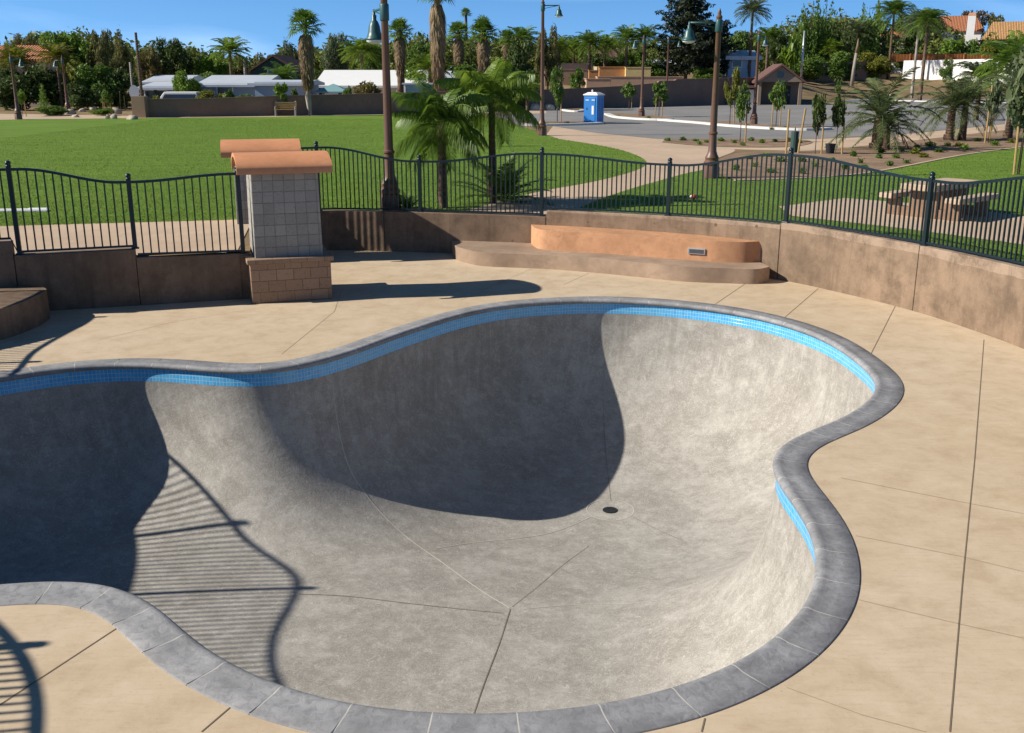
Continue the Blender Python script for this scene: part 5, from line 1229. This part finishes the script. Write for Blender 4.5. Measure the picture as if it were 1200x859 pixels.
for sx in (-1.2, 1.2):
    for sy in (-1.2, 1.2): mb = MB(); mb.box((sx, sy, ze / 2), (.16, .16, ze)); mb.build('post', M['white'], gz_)
tp = empty('storage_shed', (PX(497, 96), 96, GZ), 0, 'teal shed half hidden by the near palms', 'shed'); zz_ = P(497, 99, 96).z - GZ
mb = MB(); mb.box((0, 1, zz_ / 2), (3.6, 2, zz_)); mb.build('wall', M['teal'], tp); mb = MB(); mb.box((0, 1, zz_ + .07), (3.9, 2.3, .12)); mb.build('roof', M['roofmetal'], tp)
mb = MB(); mb.box((-1.72, -.04, zz_ / 2), (.16, .08, zz_)); mb.build('corner_trim', M['white'], tp)
# restroom building of the park
Yb = 116; a = P(888, 96, Yb); b = P(941, 96, Yb); xm = (a.x + b.x) / 2; wd = b.x - a.x; zg = GZ; he = a.z - zg; hr = P(915, 77, Yb).z - zg
rb = empty('park_building', (xm, Yb, zg), R(-6), 'small taupe park building with a brown gabled roof and dark porch', 'building')
mb = MB(); mb.box((0, 4.6, he / 2), (wd * .94, 4.0, he)); mb.box((-wd * .44, 1.4, he / 2), (wd * .06, 2.4, he)); mb.build('wall', M['taupe'], rb)  # narrow wall left of the porch is added to block the sun
mb = MB(); hw = wd / 2 + .15; vs = [(-hw, -.6, he - .15), (0, -.6, hr), (hw, -.6, he - .15), (-hw, 7, he - .15), (0, 7, hr), (hw, 7, he - .15)]; vs += [(v[0], v[1], v[2] + .22) for v in vs]
mb.add(vs, [(0, 1, 4, 3), (1, 2, 5, 4), (6, 9, 10, 7), (7, 10, 11, 8), (0, 6, 7, 1), (1, 7, 8, 2), (3, 4, 10, 9), (4, 5, 11, 10), (0, 3, 9, 6), (2, 8, 11, 5)]); mb.build('roof', M['roofbrown'], rb)
mb = MB(); mb.add([(-wd / 2 + .1, -.2, he), (wd / 2 - .1, -.2, he), (0, -.2, hr - .05), (-wd / 2 + .1, .1, he), (wd / 2 - .1, .1, he), (0, .1, hr - .05)], [(0, 1, 2), (5, 4, 3), (0, 2, 5, 3), (1, 4, 5, 2), (0, 3, 4, 1)]); gb = mb.build('gable', M['taupe'], rb); mb = MB(); mb.box((-.05, -.23, he + .75), (.6, .06, .6)); mb.build('vent', M['glass'], gb)
for sx in (-wd / 2 + .3, wd / 2 - .3, .15): mb = MB(); mb.box((sx, .0, he / 2), (.32, .32, he)); mb.build('porch_post', M['bluegrey' if sx == .15 else 'taupe'], rb)
mb = MB(); mb.box((wd * .2, 2.57, he * .42), (1.1, .08, he * .8)); dd_ = mb.build('door', M['black'], rb); mb = MB(); mb.box((wd * .2 + .4, 2.52, he * .42), (.06, .06, .2)); mb.build('handle', M['metal'], dd_)
mb = MB(); mb.box((-wd * .82, 3.4, he * .78), (wd * .75, 5.6, .25)); mb.build('side_roof', M['roofbrown'], rb); mb = MB(); mb.box((-wd * .8, 3.6, he * .33), (wd * .6, 4.8, he * .66)); mb.build('side_wall', M['whitewall'], rb)

# ------------------------------------------------------------------ portable toilet, benches, boulders, table
b = U(695.5, 145, GZ); sc_ = (P(695, 111, b.y).z - GZ) / 2.3; pt = empty('portable_toilet', b, R(-32), 'blue portable toilet with a white roof at the edge of the parking lot', 'portable toilet'); pt.scale = (sc_ * 1.1,) * 3
mb = MB(); mb.box((0, 0, .07), (1.2, 1.2, .14)); mb.build('base_skid', M['black'], pt)
mb = MB(); mb.box((0, 0, 1.08), (1.1, 1.1, 1.9))
for k in range(4): mb.box((-.56, -.4 + .27 * k, 1.05), (.03, .1, 1.6)); mb.box((.56, -.4 + .27 * k, 1.05), (.03, .1, 1.6))
mb.build('cabin', M['blue'], pt, bevel=.02)
mb = MB(); mb.box((0, -.565, 1.05), (.80, .04, 1.7)); do = mb.build('door', M['blue'], pt, bevel=.01); mb = MB(); mb.box((.22, -.595, 1.0), (.17, .02, .62)); mb.build('notice_panel', M['white'], do); mb = MB(); mb.box((-.28, -.60, 1.1), (.06, .03, .14)); mb.build('latch', M['black'], do)
for sx in (-.25, .25): mb = MB(); mb.box((sx, -.592, 1.72), (.26, .02, .06)); mb.build('vent', M['white'], do)
mb = MB(); mb.box((0, 0, 2.09), (1.2, 1.2, .1)); mb.box((0, 0, 2.2), (1.14, 1.14, .14), 0, .6); mb.build('roof', M['white'], pt, bevel=.02)
mb = MB(); mb.lathe([(.06, 1.9), (.06, 2.42), (.05, 2.44)], (-.35, .4, 0), 10); mb.build('vent_pipe', M['white'], pt)
def boulder(px, py, wpx, hpx, label, seed, mat='rock'):
    b = U(px, py, GZ); d_ = b.y * CP; bm = bmesh.new(); bmesh.ops.create_icosphere(bm, subdivisions=3, radius=1); g = random.Random(seed)
    pl = [(Vector((g.gauss(0, 1), g.gauss(0, 1), g.gauss(0, .7))).normalized(), g.uniform(.6, .9)) for _ in range(9)]
    for v in bm.verts:
        for n_, k in pl:
            q = v.co.dot(n_)
            if q > k: v.co -= n_ * (q - k) * .85
        v.co *= 1 + .04 * math.sin(v.co.x * 7 + seed) * math.cos(v.co.y * 6)
        v.co.x *= wpx / F * d_ / 2 * 1.1; v.co.y *= wpx / F * d_ / 2 * .8; v.co.z = max(v.co.z, -.4) * hpx / F * d_ * .85
    me = bpy.data.meshes.new('boulder'); bm.to_mesh(me); bm.free(); o = link('boulder', me, M[mat], None, True, loc=b + Vector((0, 0, hpx / F * d_ * .2))); tag(o, label, 'boulder', 'pale boulders')
for k, (px, py, w_, h_, lb) in enumerate([(69, 132.5, 12, 5, 'boulder left of the second lamp post'), (83, 134, 12, 6, 'boulder in front of the second lamp post'), (89, 137.5, 10, 4, 'flat boulder at the lawn edge near the second lamp post'), (97, 131, 9, 4, 'small boulder right of the second lamp post'), (109, 129, 10, 4, 'boulder behind the low bright shrub'),
     (137, 133.5, 13, 8, 'tall boulder left of the wall end'), (126, 139, 7, 4, 'left of two small boulders at the lawn edge'), (134, 139, 9, 5, 'right of two small boulders at the lawn edge'), (155, 140, 14, 5, 'flat white boulder at the wall end'),
     (217, 137, 14, 7, 'boulder in front of the bright green tree'), (241, 136.5, 12, 7, 'boulder at the middle of the long wall'), (333, 133.5, 9, 6, 'boulder behind the park bench'), (368, 133, 12, 6, 'boulder right of the skirted palm'), (448, 132, 7, 6, 'small boulder beside the tall lamp post'),
     (627, 129.5, 13, 8, 'boulder left of the path lamp post'), (644, 129.5, 12, 8, 'boulder right of the path lamp post')]): boulder(px, py, w_, h_, lb, k + 3)
b = U(335, 136, GZ); pb_ = empty('park_bench', b, R(4), 'wooden park bench with a backrest facing the left lawn', 'bench'); bl = 26 / F * b.y * CP
mb = MB()
for k in range(4): mb.box((0, -.25 + .13 * k, .52), (bl, .1, .05))
mb.build('seat', M['stake'], pb_); mb = MB()
for k in range(3): mb.box((0, .26 + .03 * k, .68 + .17 * k), (bl, .05, .12))
mb.build('backrest', M['stake'], pb_)
for s in (-1, 1):
    mb = MB(); mb.box((s * (bl / 2 - .1), .0, .25), (.12, .6, .5)); mb.tube([(s * (bl / 2 - .1), .25, .4), (s * (bl / 2 - .1), .38, 1.15)], .05, 6); mb.box((s * (bl / 2 - .1), -.02, .72), (.1, .55, .05)); mb.tube([(s * (bl / 2 - .1), -.25, .45), (s * (bl / 2 - .1), -.25, .72)], .04, 6); mb.build('bench_end', M['concrete'], pb_)
# concrete picnic table
b = U(1098, 253, GZ); tabl = empty('picnic_table', b, R(40), 'rough concrete picnic table with two attached benches on a pad behind the fence', 'picnic table')
mb = MB(); mb.box((0, 0, .70), (2.0, .82, .14)); mb.build('tabletop', M['tableconc'], tabl, bevel=.02)
for sy in (-.78, .78):
    mb = MB(); mb.box((0, sy, .46), (1.85, .34, .12)); mb.build('bench_seat', M['tableconc'], tabl, bevel=.02)
for sx in (-.62, .62):
    mb = MB(); mb.box((sx, 0, .32), (.18, .66, .63)); mb.build('pedestal', M['tabledark'], tabl, bevel=.015)
    for sy in (-.70, .70):
        mb = MB(); mb.prism([(sx - .08, sy - .14), (sx + .08, sy - .14), (sx + .08, sy + .14), (sx - .08, sy + .14)], 0, .40); mb.box((sx, sy * .62, .12), (.14, .36, .22)); mb.build('bench_leg', M['tabledark'], tabl)
sp = empty('toy_ball', U(812, 235, GZ) + Vector((0, 0, .0)), 0, 'small orange and white ball on the lawn behind the fence', 'ball'); bm = bmesh.new(); bmesh.ops.create_uvsphere(bm, u_segments=16, v_segments=10, radius=.075); me = bpy.data.meshes.new('ball_body'); bm.to_mesh(me); bm.free(); link('ball_body', me, m_plain('orange_ball', (.75, .10, .02), .5), sp, True, loc=(0, 0, .09))
bm = bmesh.new(); bmesh.ops.create_uvsphere(bm, u_segments=16, v_segments=8, radius=.04); me = bpy.data.meshes.new('ball_patch'); bm.to_mesh(me); bm.free(); link('ball_patch', me, M['white'], sp, True, loc=(-.05, -.02, .10))
for (px, py, w_, lb) in ((16, 248.5, 1.6, 'long white strip lying on the left lawn by the path'), (44, 247.5, .45, 'short white scrap on the lawn beside the long white strip')):
    b = U(px, py, GZ); mb = MB(); mb.box((0, 0, .03), (w_, .16, .05), R(3)); mb.box((0, .03, .065), (w_ * .96, .08, .02), R(3)); o = mb.build('white_strip', M['white'], None, loc=b, bevel=.01); tag(o, lb, 'strip')
sg = empty('oval_sign', (PX(160, 84), 84, GZ), R(10), 'white oval sign on a post at the end of the long wall', 'sign'); zs = P(160, 108, 84).z - GZ
mb = MB(); mb.tube([(0, .05, 0), (0, .05, zs)], .06, 8); mb.build('post', M['metal'], sg); mb = MB(); mb.lathe([(.02, -.03), (.42, -.03), (.42, .03), (.02, .03)], n=24); o = mb.build('sign_plate', M['white'], sg, loc=(0, -.03, zs)); o.rotation_euler = (R(90), 0, 0); o.scale = (.9, 1.3, 1)
# vehicle behind the wall
cb = empty('parked_van', (PX(208, 90), 90, GZ), R(4), 'white and blue van parked behind the long wall, only its upper half showing', 'van'); zt = P(208, 107.5, 90).z - GZ; s_ = zt / 2.0; cb.scale = (s_, s_, s_)
mb = MB(); mb.prism([(-2.3, -.9), (2.3, -.9), (2.3, .9), (-2.3, .9)], .35, 1.15); mb.add([(-1.6, -.85, 1.15), (2.25, -.85, 1.15), (2.25, .85, 1.15), (-1.6, .85, 1.15), (-.9, -.78, 2.0), (2.15, -.78, 2.0), (2.15, .78, 2.0), (-.9, .78, 2.0)], [(4, 5, 6, 7), (0, 1, 5, 4), (1, 2, 6, 5), (2, 3, 7, 6), (3, 0, 4, 7)]); mb.build('body', M['white'], cb, bevel=.06)
mb = MB(); mb.add([(-1.2, -.86, 1.22), (2.1, -.86, 1.22), (2.05, -.81, 1.78), (-.85, -.81, 1.78)], [(0, 1, 2, 3)]); mb.build('side_window', M['glass'], cb)
for sx in (-1.5, 1.5):
    for sy in (-.85, .85): mb = MB(); mb.tube([(sx, sy - .1, .36), (sx, sy + .1, .36)], .36, 16); wh = mb.build('wheel', M['black'], cb); 
# road sign bollard
bo = MB(); bo.lathe([(.16, 0), (.16, .8), (.12, .86), (.02, .9)], n=10); o = bo.build('bollard', M['concrete'], None, True, loc=U(1043, 119, GZ)); tag(o, 'grey concrete bollard at the far kerb of the road', 'bollard')
bpy.context.view_layer.update()
